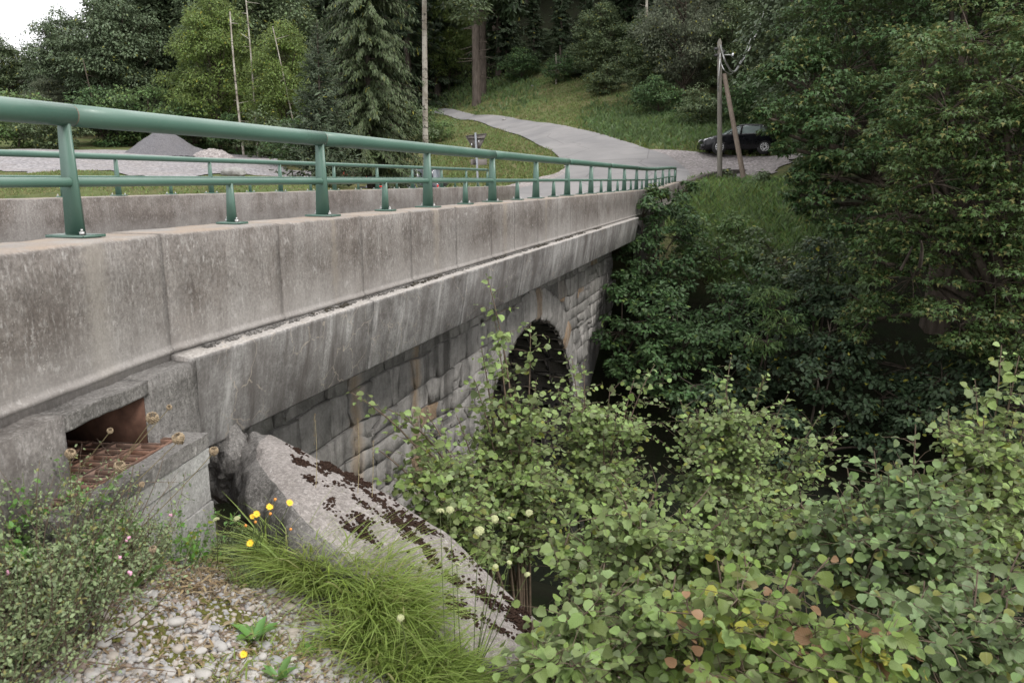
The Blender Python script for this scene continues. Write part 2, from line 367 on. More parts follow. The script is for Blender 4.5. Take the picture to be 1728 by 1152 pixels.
def mat_ground():
    k = NT('grassy ground'); p = k.pos(); f = k.attr('forest'); x = k.attr('near')
    n = k.noise(p, 0.25, 5, 0.6); n2 = k.noise(p, 2.2, 6, 0.7); n3 = k.noise(p, 14, 5, 0.8)
    c = k.mix(k.map(n, 0.38, 0.62), (0.095, 0.130, 0.045), (0.165, 0.145, 0.075)); c = k.mix(k.map(n2, 0.4, 0.7, 0, 0.7), c, (0.035, 0.06, 0.018))
    c = k.mix(k.map(n3, 0.5, 0.75, 0, 0.5), c, (0.15, 0.15, 0.07))
    fl = k.mix(k.map(n2, 0.35, 0.65), (0.014, 0.012, 0.008), (0.014, 0.020, 0.008)); c = k.mix(f, c, fl)  # dark litter, darkened further to paint in the shade under the trees
    soil = k.mix(k.map(n2, 0.3, 0.7), (0.16, 0.125, 0.10), (0.29, 0.25, 0.215)); soil = k.mix(k.map(n3, 0.3, 0.7, 0, 0.6), soil, (0.12, 0.085, 0.07))
    soil = k.mix(k.map(k.noise(p, 3.3, 5, 0.7), 0.56, 0.62, 0, 0.8), soil, (0.10, 0.095, 0.035)); c = k.mix(x, c, soil)
    return k.fin(c, 1.0, k.bump(k.math('ADD', n2, n3), 0.9, 0.06), spec=0.1)
M_ground = mat_ground()
k = NT('dark stream water'); n = k.noise(k.pos(), 2.5, 3); M_water = k.fin((0.012, 0.014, 0.010), 0.08, k.bump(n, 0.25, 0.03), spec=0.5)
M_bark = NT('grey brown bark'); k = M_bark; n = k.noise(k.scale(k.pos(), (8, 8, 1.2)), 1.0, 6, 0.7)
M_bark = k.fin(k.mix(k.map(n, 0.3, 0.7), (0.035, 0.028, 0.022), (0.13, 0.105, 0.085)), 0.95, k.bump(n, 0.8, 0.03), spec=0.1)
k = NT('spruce bark'); n = k.noise(k.scale(k.pos(), (6, 6, 1.5)), 1.0, 6, 0.7); M_sbark = k.fin(k.mix(k.map(n, 0.3, 0.7), (0.050, 0.040, 0.033), (0.14, 0.115, 0.098)), 0.95, k.bump(n, 0.8, 0.03), spec=0.1)
k = NT('pale birch bark'); n = k.noise(k.scale(k.pos(), (2.5, 2.5, 7)), 1.0, 5, 0.7); n2 = k.noise(k.pos(), 1.2, 3)
M_birch = k.fin(k.mix(k.map(n, 0.54, 0.64), k.mix(k.map(n2, 0.4, 0.6), (0.42, 0.39, 0.34), (0.25, 0.22, 0.18)), (0.045, 0.04, 0.035)), 0.85, spec=0.2)
k = NT('weathered wood pole'); n = k.noise(k.scale(k.pos(), (25, 25, 1.5)), 1.0, 5, 0.7); M_pole = k.fin(k.mix(k.map(n, 0.3, 0.7), (0.10, 0.095, 0.08), (0.24, 0.22, 0.19)), 0.9, k.bump(n, 0.5, 0.01), spec=0.15)
k = NT('brown wood strut'); n = k.noise(k.scale(k.pos(), (25, 25, 1.5)), 1.0, 5, 0.7); M_strut = k.fin(k.mix(k.map(n, 0.3, 0.7), (0.12, 0.095, 0.075), (0.24, 0.195, 0.16)), 0.9, k.bump(n, 0.5, 0.01), spec=0.15)
M_twig = mat_simple('twig bark', (0.12, 0.085, 0.06), 0.8, 0, 0.3, 30)
L_hazel = mat_leaf('hazel leaf', (0.180, 0.252, 0.078), yel=(0.27, 0.29, 0.06), under=(0.20, 0.25, 0.13), trans=0.25, rough=0.45, spread=0.6, yfrac=0.03, veins=True, spec=0.35)
L_hazelred = mat_leaf('hazel young leaf', (0.165, 0.240, 0.062), yel=(0.36, 0.34, 0.06), under=(0.22, 0.25, 0.12), trans=0.3, rough=0.42, spread=0.4, yfrac=0.10, red=((0.32, 0.17, 0.10), 0.07), veins=True)
L_hazelblue = mat_leaf('dark hazel leaf', (0.130, 0.195, 0.070), yel=(0.26, 0.26, 0.07), under=(0.16, 0.20, 0.12), trans=0.25, rough=0.42, spread=0.6, yfrac=0.03, veins=True, spec=0.4)
L_maple = mat_leaf('maple leaf', (0.054, 0.104, 0.036), yel=(0.20, 0.19, 0.06), under=(0.08, 0.11, 0.045), trans=0.22, spread=0.4, yfrac=0.08, rough=0.45)
L_maple2 = mat_leaf('maple leaf sunlit side', (0.070, 0.122, 0.038), yel=(0.22, 0.20, 0.07), under=(0.10, 0.13, 0.05), trans=0.25, spread=0.4, yfrac=0.12, rough=0.45)  # lighter copy of the maple leaf, lit look put into the colour
L_under = mat_leaf('undergrowth leaf', (0.062, 0.118, 0.042), yel=(0.14, 0.2, 0.05), under=(0.08, 0.12, 0.06), trans=0.2, spread=0.4, yfrac=0.05)
L_under2 = mat_leaf('fresh undergrowth leaf', (0.10, 0.17, 0.055), yel=(0.18, 0.22, 0.06), under=(0.12, 0.17, 0.08), trans=0.25, spread=0.4, yfrac=0.08)
L_ravine = mat_leaf('shaded broad leaf', (0.042, 0.070, 0.034), under=(0.07, 0.09, 0.05), trans=0.18, spread=0.35, yfrac=0.02)  # darker copy of the broad leaf, ravine shade put into the colour
L_dark = mat_leaf('dark broad leaf', (0.10, 0.14, 0.075), under=(0.07, 0.09, 0.05), trans=0.18, spread=0.35, yfrac=0.0)
L_mid = mat_leaf('mid green leaf', (0.105, 0.145, 0.070), under=(0.09, 0.12, 0.06), trans=0.2, spread=0.35, yfrac=0.03)
L_bright = mat_leaf('bright green leaf', (0.125, 0.185, 0.045), under=(0.16, 0.21, 0.08), trans=0.3, spread=0.3, yfrac=0.02)
L_willow = mat_leaf('grey willow leaf', (0.105, 0.125, 0.075), under=(0.2, 0.22, 0.17), trans=0.2, spread=0.3, yfrac=0.02)
L_spruce = mat_leaf('spruce needles', (0.070, 0.096, 0.042), under=(0.04, 0.06, 0.03), trans=0.05, spread=0.4, yfrac=0.0, rough=0.6)
L_spruce2 = mat_leaf('young spruce needles', (0.070, 0.095, 0.055), under=(0.08, 0.11, 0.07), trans=0.05, spread=0.35, yfrac=0.0, rough=0.6)
L_forest = mat_leaf('forest conifer needles', (0.030, 0.048, 0.022), under=(0.03, 0.045, 0.02), trans=0.05, spread=0.45, yfrac=0.0, rough=0.6)
L_grass = mat_leaf('fresh grass blade', (0.33, 0.43, 0.12), yel=(0.58, 0.54, 0.30), under=(0.2, 0.28, 0.07), trans=0.35, rough=0.4, spread=0.5, yfrac=0.16)
L_meadow = mat_leaf('meadow grass blade', (0.15, 0.21, 0.065), yel=(0.26, 0.21, 0.11), trans=0.25, rough=0.7, spread=0.5, yfrac=0.25, spec=0.2)
L_bank = mat_leaf('bank grass blade', (0.16, 0.26, 0.075), yel=(0.28, 0.27, 0.12), trans=0.3, rough=0.7, spread=0.5, yfrac=0.15)
L_herb = mat_leaf('small herb leaf', (0.20, 0.26, 0.125), yel=(0.24, 0.22, 0.08), under=(0.16, 0.21, 0.12), trans=0.25, rough=0.5, spread=0.45, yfrac=0.10)
L_herb2 = mat_leaf('fresh herb leaf', (0.11, 0.23, 0.05), under=(0.15, 0.25, 0.08), trans=0.3, rough=0.4, spread=0.3, yfrac=0.03)
L_dry = mat_leaf('dry stalk', (0.22, 0.17, 0.10), yel=(0.3, 0.22, 0.12), trans=0.1, rough=0.8, spread=0.4, yfrac=0.1, spec=0.2)
M_stem = mat_simple('green stem', (0.14, 0.18, 0.07), 0.6, 0, 0.25, 20)
M_straw = mat_simple('straw stem', (0.36, 0.30, 0.17), 0.7, 0, 0.25, 20)
M_seed = mat_simple('dry seed head', (0.30, 0.23, 0.15), 0.9, 0, 0.35, 90, 0.5)
M_seedg = mat_simple('pale green seed head', (0.36, 0.38, 0.20), 0.9, 0, 0.35, 90, 0.5)
M_yel = mat_simple('yellow petals', (0.85, 0.52, 0.02), 0.6, 0, 0.15, 60)
M_oran = mat_simple('orange bud', (0.70, 0.28, 0.06), 0.6, 0, 0.2, 60)
M_pink = mat_simple('pink petals', (0.72, 0.36, 0.50), 0.6, 0, 0.2, 60)

# ------------------------------------------------------------------ terrain
CT = []
def cp(x, y, z): CT.append((x, y, z))
def cuv(u, v, Y): p = at(u, v, Y); cp(*p)
for q in [(1235, 263, 42), (1214, 296, 37), (1178, 314, 31), (1212, 312, 32), (1248, 308, 33.3), (1290, 303, 35), (1270, 290, 39.5), (1140, 318, 29.5), (1140, 285, 35), (1000, 268, 42), (1120, 262, 41), (940, 228, 52), (860, 208, 64), (800, 198, 74), (730, 189, 86), (800, 158, 84), (700, 160, 98),
          (900, 170, 72), (1000, 180, 62), (1100, 212, 52), (1180, 236, 47), (1300, 235, 46), (1400, 240, 44), (1330, 270, 38), (800, 245, 54), (720, 218, 68), (800, 312, 36), (900, 298, 37), (948, 290, 38), (880, 265, 45),
          (0, 318, 18), (300, 320, 18), (560, 318, 22), (0, 298, 28), (300, 302, 27), (0, 262, 46), (250, 260, 55), (500, 298, 36), (500, 268, 55), (-200, 262, 46), (100, 288, 31), (650, 330, 38), (700, 340, 45), (610, 340, 46), (690, 332, 32), (600, 330, 30), (640, 328, 25), (760, 326, 30), (640, 270, 66), (600, 300, 48),
          (0, 215, 80), (150, 215, 80), (300, 205, 82), (450, 200, 85), (600, 190, 95), (-300, 225, 75), (-300, 150, 110), (0, 120, 120), (200, 60, 120), (450, 40, 125), (700, 40, 130), (700, 110, 108),
          (850, 60, 100), (1000, 40, 90), (1150, 60, 78), (1300, 60, 72), (1500, 60, 70), (1700, 80, 68), (1000, -180, 125), (1300, -220, 110), (1600, -220, 100), (700, -150, 170), (400, -80, 180), (2000, 100, 60), (2300, -100, 90)]: cuv(*q)
cp(-110, 170, 14); cp(-150, 60, 2); cp(-90, 120, 10); cp(0, 260, 110); cp(100, 200, 90); cp(150, 60, 40); cp(-160, 260, 16); cp(160, 260, 110)
for s in (-40, -20, -10):   # upstream of the bridge the ravine goes on
    cp(*W(s, 12, -5.6)); cp(*W(s, 5, -3)); cp(*W(s, 20, -2.2))
for s in (-5, -2, 1, 5, 10, 18, 28, 40):
    cp(*W(s, 12 + 0.02 * s, -5.7)); cp(*W(s, 9.8, -5.5)); cp(*W(s, 14.3, -5.4))
for q in [(-2, 16.8, -4.0), (-2, 19, -2.9), (-2.2, 22, -2.0), (-2.2, 25, -1.25), (-2.0, 28, -.6), (-1.6, 31, -.2), (2, 19, -3.4), (2, 24, -1.5), (2, 29, -.45), (6, 19, -3.4), (6, 25, -1.3), (5, 31, 0.1), (10, 18, -3.6), (10, 25, -1.0), (16, 18, -3.4), (16, 26, -0.3),
          (24, 18, -3.2), (24, 28, 0.8), (40, 20, -2.5), (40, 34, 3)]: cp(*W(*q))
for q in [(-5.4, 27, -1.02), (-5.4, 24, -1.02), (-5.4, 31, -.75), (-9, 27, -1.0), (-9, 20, -1.5), (-12, 24, -.6), (-5.4, 5, -1.2), (-5.4, 0, -1.1), (-5.4, -6, -1.1), (-14, 2, -1.5), (-12, 8, -2.0)]: cp(*W(*q))
for q in [(8, 6, -4.0), (8, 2, -2.8), (16, 4, -3.2), (25, 0, -2), (4, -8, -1.7), (15, -12, -1.5), (-6, -15, -1.2), (40, 0, -1.6), (0, -20, -1.2)]: cp(*W(*q))
CT = np.array(CT)
def _k(d): return d
_d = np.linalg.norm(CT[:, None, :2] - CT[None, :, :2], axis=-1); _n = len(CT)
_M = np.zeros((_n + 3, _n + 3)); _M[:_n, :_n] = _k(_d) - 0.25 * np.eye(_n); _M[:_n, _n] = 1; _M[:_n, _n + 1:] = CT[:, :2]; _M[_n:, :_n] = _M[:_n, _n:].T
_w = np.linalg.solve(_M, np.concatenate([CT[:, 2], [0, 0, 0]]))
def sstep(x, a, b): x = np.clip((x - a) / (b - a), 0, 1); return x * x * (3 - 2 * x)
def ground(x, y):
    x = np.asarray(x, float); y = np.asarray(y, float); sh = x.shape; P = np.stack([x.ravel(), y.ravel()], -1); z = np.empty(len(P))
    for i in range(0, len(P), 20000):
        q = P[i:i + 20000]; z[i:i + 20000] = _k(np.linalg.norm(q[:, None] - CT[None, :, :2], axis=-1)) @ _w[:_n] + _w[_n] + q @ _w[_n + 1:]
    X, Yy = P[:, 0], P[:, 1]
    z += 0.05 * fbm(np.stack([X, Yy, 0 * X], -1), 0.35, 3) * sstep(np.hypot(X, Yy), 8, 14)
    s = P @ NN[:2]; t = P @ A[:2]
    q1 = np.maximum(s + 1.40 - 0.9 * np.clip(2.4 - t, 0, 3), t - 3.0); sp = 0.12 * np.log1p(np.exp(np.clip(q1 / 0.12, -40, 40)))
    zn = -1.74 - 0.05 * (s + 2.2) - 0.70 * sp + 0.035 * fbm(np.stack([X, Yy, 0 * X], -1), 1.6, 5)
    Kx, Ky = (-2.67 * NN + 3.12 * A)[:2]; b7 = (math.sin(R(7.8)), math.cos(R(7.8))); xb = (Kx - X) * b7[0] + (Ky - Yy) * b7[1]; ob = (X - Kx) * b7[1] - (Yy - Ky) * b7[0]
    zn = zn + 0.30 * sstep(xb, .05, 1.2) * (1 - sstep(ob, .25, 1.1))     # earth banked up against the wing wall
    zn = np.maximum(zn, -5.6)
    wn_ = 1 - sstep(np.maximum(t - 3, np.maximum(s - 1, -99)), 1.5, 5.0)
    wn_ = wn_ * (1 - sstep(-s, 2.9, 3.2)) * sstep(t, -8, -3)
    zz = z * (1 - wn_) + zn * wn_
    return zz.reshape(sh)
def gz(x, y): return float(ground(np.array([x]), np.array([y]))[0])
def on_ground(u, v, near=4.0, far=260.0):
    """where the line of sight through a photo pixel meets the terrain"""
    r = ray(u, v); Ys = np.geomspace(near, far, 500); P = r[None] * (Ys / r[1])[:, None]; d = P[:, 2] - ground(P[:, 0], P[:, 1])
    i = np.argmax(d < 0) if (d < 0).any() else len(d) - 1
    if i == 0: return P[0]
    f = d[i - 1] / (d[i - 1] - d[i] + 1e-9); p = P[i - 1] * (1 - f) + P[i] * f; return p
def axis(lo, hi, d0, g, c=0.0):
    a = [c]; 
    while a[-1] < hi: a.append(a[-1] + d0 + g * max(0, abs(a[-1]) - 4))
    b = [c]
    while b[-1] > lo: b.append(b[-1] - d0 - g * max(0, abs(b[-1]) - 4))
    return np.array(b[:0:-1] + a)
xs = axis(-170, 175, 0.14, 0.028); ys = axis(-25, 270, 0.14, 0.022)
gx, gy = np.meshgrid(xs, ys, indexing='ij'); gzz = ground(gx, gy)
V = np.stack([gx, gy, gzz], -1).reshape(-1, 3); ny = len(ys)
ii = (np.arange(len(xs) - 1)[:, None] * ny + np.arange(ny - 1)[None]).ravel(); Fg = np.stack([ii, ii + ny, ii + ny + 1, ii + 1], -1)
sV = V @ NN; tV = V @ A
# the roadway on the bridge is carried by the bridge: no ground sheet between the bridge faces
cs, ctt = sV[Fg].mean(1), tV[Fg].mean(1)
Fg = Fg[~((cs < -3.35) & (cs > -7.7) & (ctt < 17.5) & (ctt > 3.2))]
meg = mk('ground', V, Fg, M_ground, smooth=True)
# dark floor mask: hillside, far bank and beam gap, their shade painted in
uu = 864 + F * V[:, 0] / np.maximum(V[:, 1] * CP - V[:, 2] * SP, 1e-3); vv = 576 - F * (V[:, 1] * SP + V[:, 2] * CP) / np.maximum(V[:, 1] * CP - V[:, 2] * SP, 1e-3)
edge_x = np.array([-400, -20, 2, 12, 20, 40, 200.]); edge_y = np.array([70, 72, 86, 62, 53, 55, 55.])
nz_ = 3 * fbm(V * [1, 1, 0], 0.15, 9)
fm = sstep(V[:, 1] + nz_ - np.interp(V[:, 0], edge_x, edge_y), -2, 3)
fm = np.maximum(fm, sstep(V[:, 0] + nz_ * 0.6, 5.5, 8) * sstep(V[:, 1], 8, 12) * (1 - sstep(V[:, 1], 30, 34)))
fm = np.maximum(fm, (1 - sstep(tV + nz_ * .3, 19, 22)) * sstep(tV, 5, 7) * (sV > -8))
fm = np.maximum(fm, ((sV < -2.45) & (tV > 2.7) & (tV < 8)).astype(float))  # gap under the beam darkened too, its shade painted in
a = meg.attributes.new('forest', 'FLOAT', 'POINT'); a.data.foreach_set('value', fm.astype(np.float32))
nm = (1 - sstep(sV + 0.3 * nz_, -0.9, -0.4)) * (1 - sstep(tV, 3.6, 4.0)) * (sV > -4)
a = meg.attributes.new('near', 'FLOAT', 'POINT'); a.data.foreach_set('value', nm.astype(np.float32))
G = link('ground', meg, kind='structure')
# stream
me = mk('stream', [W(-40, 9.0, -5.35), W(45, 9.0, -5.35), W(45, 15.2, -5.35), W(-40, 15.2, -5.35)], np.array([[0, 1, 2, 3]]), M_water); link('stream', me, kind='structure')

ROADS = []
def on_roads(X, Y):
    inside = np.zeros(len(X), bool)
    for poly in ROADS:
        c = np.zeros(len(X), bool); n = len(poly)
        for i in range(n):
            x1, y1 = poly[i]; x2, y2 = poly[(i + 1) % n]
            if y1 == y2: continue
            cr = ((y1 > Y) != (y2 > Y)) & (X < (x2 - x1) * (Y - y1) / (y2 - y1) + x1); c ^= cr
        inside |= c
    return inside
def ribbon(name, pairs, mat, lift, sub=10, cross=10, jag=0.0, parent=None):
    L = np.array([on_ground(*p[0]) for p in pairs]); Rr = np.array([on_ground(*p[1]) for p in pairs])
    m = len(pairs); tt = np.linspace(0, m - 1, (m - 1) * sub + 1)
    Li = np.stack([np.interp(tt, np.arange(m), L[:, c]) for c in (0, 1)], -1); Ri = np.stack([np.interp(tt, np.arange(m), Rr[:, c]) for c in (0, 1)], -1)
    ker = np.ones(sub) / sub
    for Q in (Li, Ri):
        for c in (0, 1):
            pad = np.concatenate([np.full(sub, Q[0, c]), Q[:, c], np.full(sub, Q[-1, c])]); Q[:, c] = np.convolve(pad, ker, 'same')[sub:-sub]
    if jag:
        dirs = unit(Ri - Li); Li += dirs * (jag * fbm(np.c_[Li, 0 * Li[:, 0]], 0.9, 21))[:, None]; Ri += dirs * (jag * fbm(np.c_[Ri, 0 * Ri[:, 0]], 0.9, 22))[:, None]
    ROADS.append(np.concatenate([Li[::3], Ri[::-3]]))
    c = np.linspace(0, 1, cross + 1)[None, :, None]; Pp = Li[:, None] * (1 - c) + Ri[:, None] * c
    z = ground(Pp[..., 0], Pp[..., 1]) + lift; Vv = np.concatenate([Pp, z[..., None]], -1).reshape(-1, 3); kk = cross + 1
    i = (np.arange(len(tt) - 1)[:, None] * kk + np.arange(cross)[None]).ravel()
    return link(name, mk(name, Vv, np.stack([i, i + 1, i + kk + 1, i + kk], -1), mat, True), parent, kind='structure')
ribbon('road', [((812, 346), (1158, 334)), ((840, 326), (1168, 307)), ((950, 302), (1163, 292)), ((960, 283), (1150, 277)), ((935, 257), (1112, 259)), ((890, 235), (1045, 236)), ((830, 214), (960, 216)), ((770, 200.5), (880, 203)), ((735, 193), (800, 194)), ((712, 188.5), (728, 187))], M_asph, 0.07)
ribbon('gravel_verge', [((1120, 312), (1300, 296)), ((1140, 296), (1310, 284)), ((1120, 280), (1340, 274)), ((1090, 262), (1360, 266)), ((1060, 251), (1340, 260))], M_gravel, 0.04, jag=0.5)
ribbon('gravel_shoulder', [((800, 335), (900, 330)), ((820, 320), (900, 318)), ((905, 304), (965, 302)), ((945, 292), (975, 288)), ((952, 280), (972, 274))], M_gravel, 0.05, cross=4, jag=0.2)
ribbon('gravel_yard', [((-260, 263), (440, 261)), ((-260, 281), (480, 279)), ((60, 285), (500, 289)), ((180, 293), (525, 299)), ((330, 303), (560, 309))], M_yard, 0.04, sub=12, cross=24, jag=0.8)
# ------------------------------------------------------------------ the bridge
bridge = empty('stone_arch_bridge', W(-5.4, 10, -1.1), 'long stone arch bridge with concrete parapets and an overhanging concrete edge beam', 'bridge')
KT = 3.12                                      # t of the joint where the wing wall turns towards the camera
B7 = np.array([math.sin(R(7.8)), math.cos(R(7.8)), 0]); M7 = np.array([B7[1], -B7[0], 0])
S0 = -2.67
def sweep(path, sec, noise=0.0, sub=1, seed=1, closed_sec=True, zfun=None):
    """path: list of (xyz on the reference line); sec: list of (outward offset, z); mitred"""
    path = [np.asarray(p, float) for p in path]
    P = []
    for i in range(len(path) - 1):
        m = max(1, int(np.linalg.norm(path[i + 1] - path[i]) / sub)) if sub else 1
        for j in range(m): P.append(path[i] * (1 - j / m) + path[i + 1] * j / m)
    P.append(path[-1]); P = np.array(P); T = unit(np.diff(P, axis=0)); out = np.stack([T[:, 1], -T[:, 0], 0 * T[:, 0]], -1)
    rings = []
    for i in range(len(P)):
        a = out[max(0, i - 1)]; b = out[min(len(out) - 1, i)]; m = unit((a + b)[None])[0]; m = m / max(0.3, float(m @ b))
        rings.append(np.array([P[i] + m * o + np.array([0, 0, z + (zfun(P[i]) if zfun else 0)]) for o, z in sec]))
    V = np.concatenate(rings)
    if noise:
        d = np.stack([fbm(V, 9, seed), fbm(V, 9, seed + 5), fbm(V, 9, seed + 9)], -1); V = V + noise * d
    k = len(sec); Fc = []
    for i in range(len(P) - 1):
        for j in range(k): a = i * k + j; b = i * k + (j + 1) % k; Fc.append((a, a + k, b + k, b))
    m = MB(); m.add(V, Fc + [tuple(range(k)), tuple(range(len(V) - k, len(V)))[::-1]]); return m
K0 = W(S0, KT); endw = K0 - B7 * 7.5
zrise = lambda p: 0.16 * float(sstep(p @ A, 22, 29.5)) + 0.30 * float(sstep(p @ A, 29.5, 36))
psec = [(-0.33, -0.262), (-0.315, -0.25), (-0.018, -0.25), (0.0, -0.266), (0.0, -0.42), (0.0, -0.6), (0.0, -0.775), (0.002, -0.792), (0.013, -0.797), (0.014, -0.815), (0.006, -0.820), (0.006, -0.95), (-0.33, -0.95)]
farpts = [W(S0, 20), W(S0, 29.6)]
curve = [farpts[-1]]
for i, q in enumerate([(1190, 299, 33), (1238, 290, 36), (1268, 285.5, 38), (1286, 287, 38.5)]):
    p = at(*q); p[2] = 0; curve.append(p)
# near wing parapet, then the main parapet in two pours
link('parapet', recalc(sweep([endw, K0 - B7 * 0.004], psec, 0.0025, 0.05).mesh('parapet', M_par)), bridge, label='near end of the parapet turning towards the viewer')
pj = [KT + 0.004] + [3.12 + 0.97 * i + 0.06 * ((i * 7) % 3 - 1) for i in range(1, 18)] + [20.6]
for i, (a, b) in enumerate(zip(pj[:-1], pj[1:])):     # one length per formwork board
    off = 0.0012 * ((i * 5) % 3 - 1); link('parapet', recalc(sweep([W(S0 + off, a), W(S0 + off, b - 0.0025)], psec, 0.0025, 0.06, 3).mesh('parapet', M_par)), bridge)
link('parapet', recalc(sweep([W(S0, 20.605), farpts[1]], [(o, z if z > -0.9 else -2.4) for o, z in psec], 0.003, 0.4, 3, zfun=zrise).mesh('parapet', M_par)), bridge)
# far (upstream) parapet
SF = -7.82
fsec = [(0.32, -0.222), (0.30, -0.21), (0.015, -0.21), (0.0, -0.225), (0.0, -0.5), (0.0, -1.3), (0.32, -1.3)]
link('parapet', recalc(sweep([W(SF, 26.15), W(SF, 2.0), W(SF + .5, -6)], fsec, 0.003, 0.15, 5).mesh('parapet', M_far)), bridge, label='far parapet across the roadway')
# deck slab and carriageway
link('deck', MB().box(W(-5.4, 12.9, -1.26), (5.0, 33, 0.28), [NN, A, (0, 0, 1)]).mesh('deck', M_asph), bridge)
link('deck_slab', MB().box(W(-5.45, 10.6, -1.135 - .3), (4.3, 15, 0.18), [NN, A, (0, 0, 1)]).mesh('deck_slab', M_rough), bridge)
# the edge beam: separate fascia panels with open joints, ledge on top
joints = [3.09, 5.04, 6.94, 8.85, 10.75, 12.6, 14.5, 16.3, 18.15]
fsx = [(0.008, -0.824), (0.06, -0.830), (0.116, -0.838), (0.124, -0.846), (0.121, -0.86), (0.112, -0.95), (0.05, -1.335), (0.035, -1.35), (-0.75, -1.35), (-0.75, -1.00), (-0.02, -0.955), (0.008, -0.93)]
for a, b in zip(joints[:-1], joints[1:]):
    link('fascia_panel', recalc(sweep([W(S0, a + 0.006), W(S0, b - 0.006)], fsx, 0.0015, 0.06, 7).mesh('fascia_panel', M_fas)), bridge)
# crumbled mortar and moss debris lying along the ledge
def crumbs(name, fn, n, size, mat, parent=None, seed=0, squash=0.6, ico=None, kind='stuff', label=None):
    r_ = np.random.default_rng(seed); base = ICO; V = []; Fc = []; o = 0; rn = []
    for i in range(n):
        p = fn(r_); s_ = size * (0.5 + r_.random() ** 2 * 1.3); q = base[0] * (1 + 0.35 * (r_.random((len(base[0]), 1)) - .5)) * s_ * np.array([1, 0.6 + .4 * r_.random(), squash])
        an = r_.random() * 6.28; c_, s2 = math.cos(an), math.sin(an); q = q @ np.array([[c_, s2, 0], [-s2, c_, 0], [0, 0, 1]]); V.append(q + p); Fc.append(base[1] + o); o += len(q); rn += [r_.random()] * len(q)
    return link(name, mk(name, np.concatenate(V), np.concatenate(Fc), mat, False, rnd=rn), parent, kind=kind, label=label)
_ph = (1 + 5 ** .5) / 2
_iv = unit(np.array([(-1, _ph, 0), (1, _ph, 0), (-1, -_ph, 0), (1, -_ph, 0), (0, -1, _ph), (0, 1, _ph), (0, -1, -_ph), (0, 1, -_ph), (_ph, 0, -1), (_ph, 0, 1), (-_ph, 0, -1), (-_ph, 0, 1)], float))
ICO = (_iv, np.array([(0, 11, 5), (0, 5, 1), (0, 1, 7), (0, 7, 10), (0, 10, 11), (1, 5, 9), (5, 11, 4), (11, 10, 2), (10, 7, 6), (7, 1, 8), (3, 9, 4), (3, 4, 2), (3, 2, 6), (3, 6, 8), (3, 8, 9), (4, 9, 5), (2, 4, 11), (6, 2, 10), (8, 6, 7), (9, 8, 1)]))
crumbs('ledge_rubble', lambda r: W(S0 + 0.02 + 0.05 * r.random() ** 1.5, 3.3 + 9 * r.random() ** 1.3, -0.826), 1300, 0.009, M_rough, bridge, 3)
crumbs('ledge_moss', lambda r: W(S0 + 0.025 + 0.05 * r.random(), r.choice([4.6, 5.9, 6.3, 8.2, 9.8, 10.9, 11.4, 12.3, 13.6]) + r.normal() * 0.13, -0.824), 260, 0.013, M_crumb, bridge, 4)

# rough lower beam of the wing, with the drain opening
OT = 0.122
M_wing = mat_concrete('weathered wing concrete', (0.20, 0.185, 0.172), (0.33, 0.315, 0.30), (0.08, 0.07, 0.063), speck=0.5, streak=0.6)
M_rustd = mat_simple('dark rusty plate', (0.10, 0.055, 0.04), 0.9, 0, 0.4, 12, 0.3, spec=0.1)
def wseg(x0, x1, z0, z1, o_in, o_out, noise=0.008, seed=1):
    """piece of the wing's lower beam between distances x0..x1 behind the joint"""
    n_ = 9; sec = [(o_out - 0.0, z) for z in np.linspace(z1, z0, n_)]; sec = [(0.02, z1)] + [(0.06, z1 - .002)] + sec + [(o_in, z0), (o_in, z1)]
    return sweep([K0 - B7 * x1, K0 - B7 * x0], sec, noise, 0.045, seed)
OA, OB = 0.40, 0.94          # the opening, metres back from the joint
link('wing_beam', recalc(wseg(0.006, OA, -1.45, -0.85, -0.4, OT, 0.006, 11).mesh('wing_beam', M_rough)), bridge)
link('wing_beam', recalc(wseg(OA, OB, -0.915, -0.85, -0.4, OT, 0.006, 12).mesh('wing_beam', M_rough)), bridge)
link('wing_beam', recalc(wseg(OB, 7.4, -2.6, -0.85, -0.4, OT + .01, 0.006, 13).mesh('wing_beam', M_wing)), bridge)
link('opening_plate', MB().box(K0 - B7 * (OA + 0.012) + M7 * -0.15 + np.array([0, 0, -1.04]), (0.5, 0.01, 0.22), [M7, B7, (0, 0, 1)]).mesh('opening_plate', M_rustd), bridge)
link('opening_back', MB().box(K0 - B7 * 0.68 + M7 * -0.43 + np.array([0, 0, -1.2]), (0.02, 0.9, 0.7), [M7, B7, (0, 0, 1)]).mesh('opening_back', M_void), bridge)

# spandrel wall: mortar body with the arch cut out, stones set proud of it
SW = -3.22; AT, AR, AZ = 11.6, 3.35, -2.14 - 3.35
WT0, WT1, WTOP, WBOT = 2.6, 18.6, -1.36, -6.0
def archz(t): return AZ + math.sqrt(max(0, AR ** 2 - (t - AT) ** 2))
m = MB()
ts = list(np.linspace(WT0, AT - AR, 8)) + list(AT - AR * np.cos(np.linspace(0, math.pi, 33)))[1:] + list(np.linspace(AT + AR, WT1, 8))[1:]
for a, b in zip(ts[:-1], ts[1:]):
    ins = abs((a + b) / 2 - AT) < AR
    za, zb = (archz(a), archz(b)) if ins else (WBOT, WBOT)
    m.add([W(SW, a, WTOP), W(SW, b, WTOP), W(SW, b, zb), W(SW, a, za)], [(3, 2, 1, 0)])
    if ins: m.add([W(SW, a, za), W(SW, b, zb), W(-7.9, b, zb), W(-7.9, a, za)], [(0, 1, 2, 3)])
for tt in (AT - AR, AT + AR): m.add([W(SW, tt, AZ), W(-7.9, tt, AZ), W(-7.9, tt, WBOT), W(SW, tt, WBOT)], [(0, 1, 2, 3)])
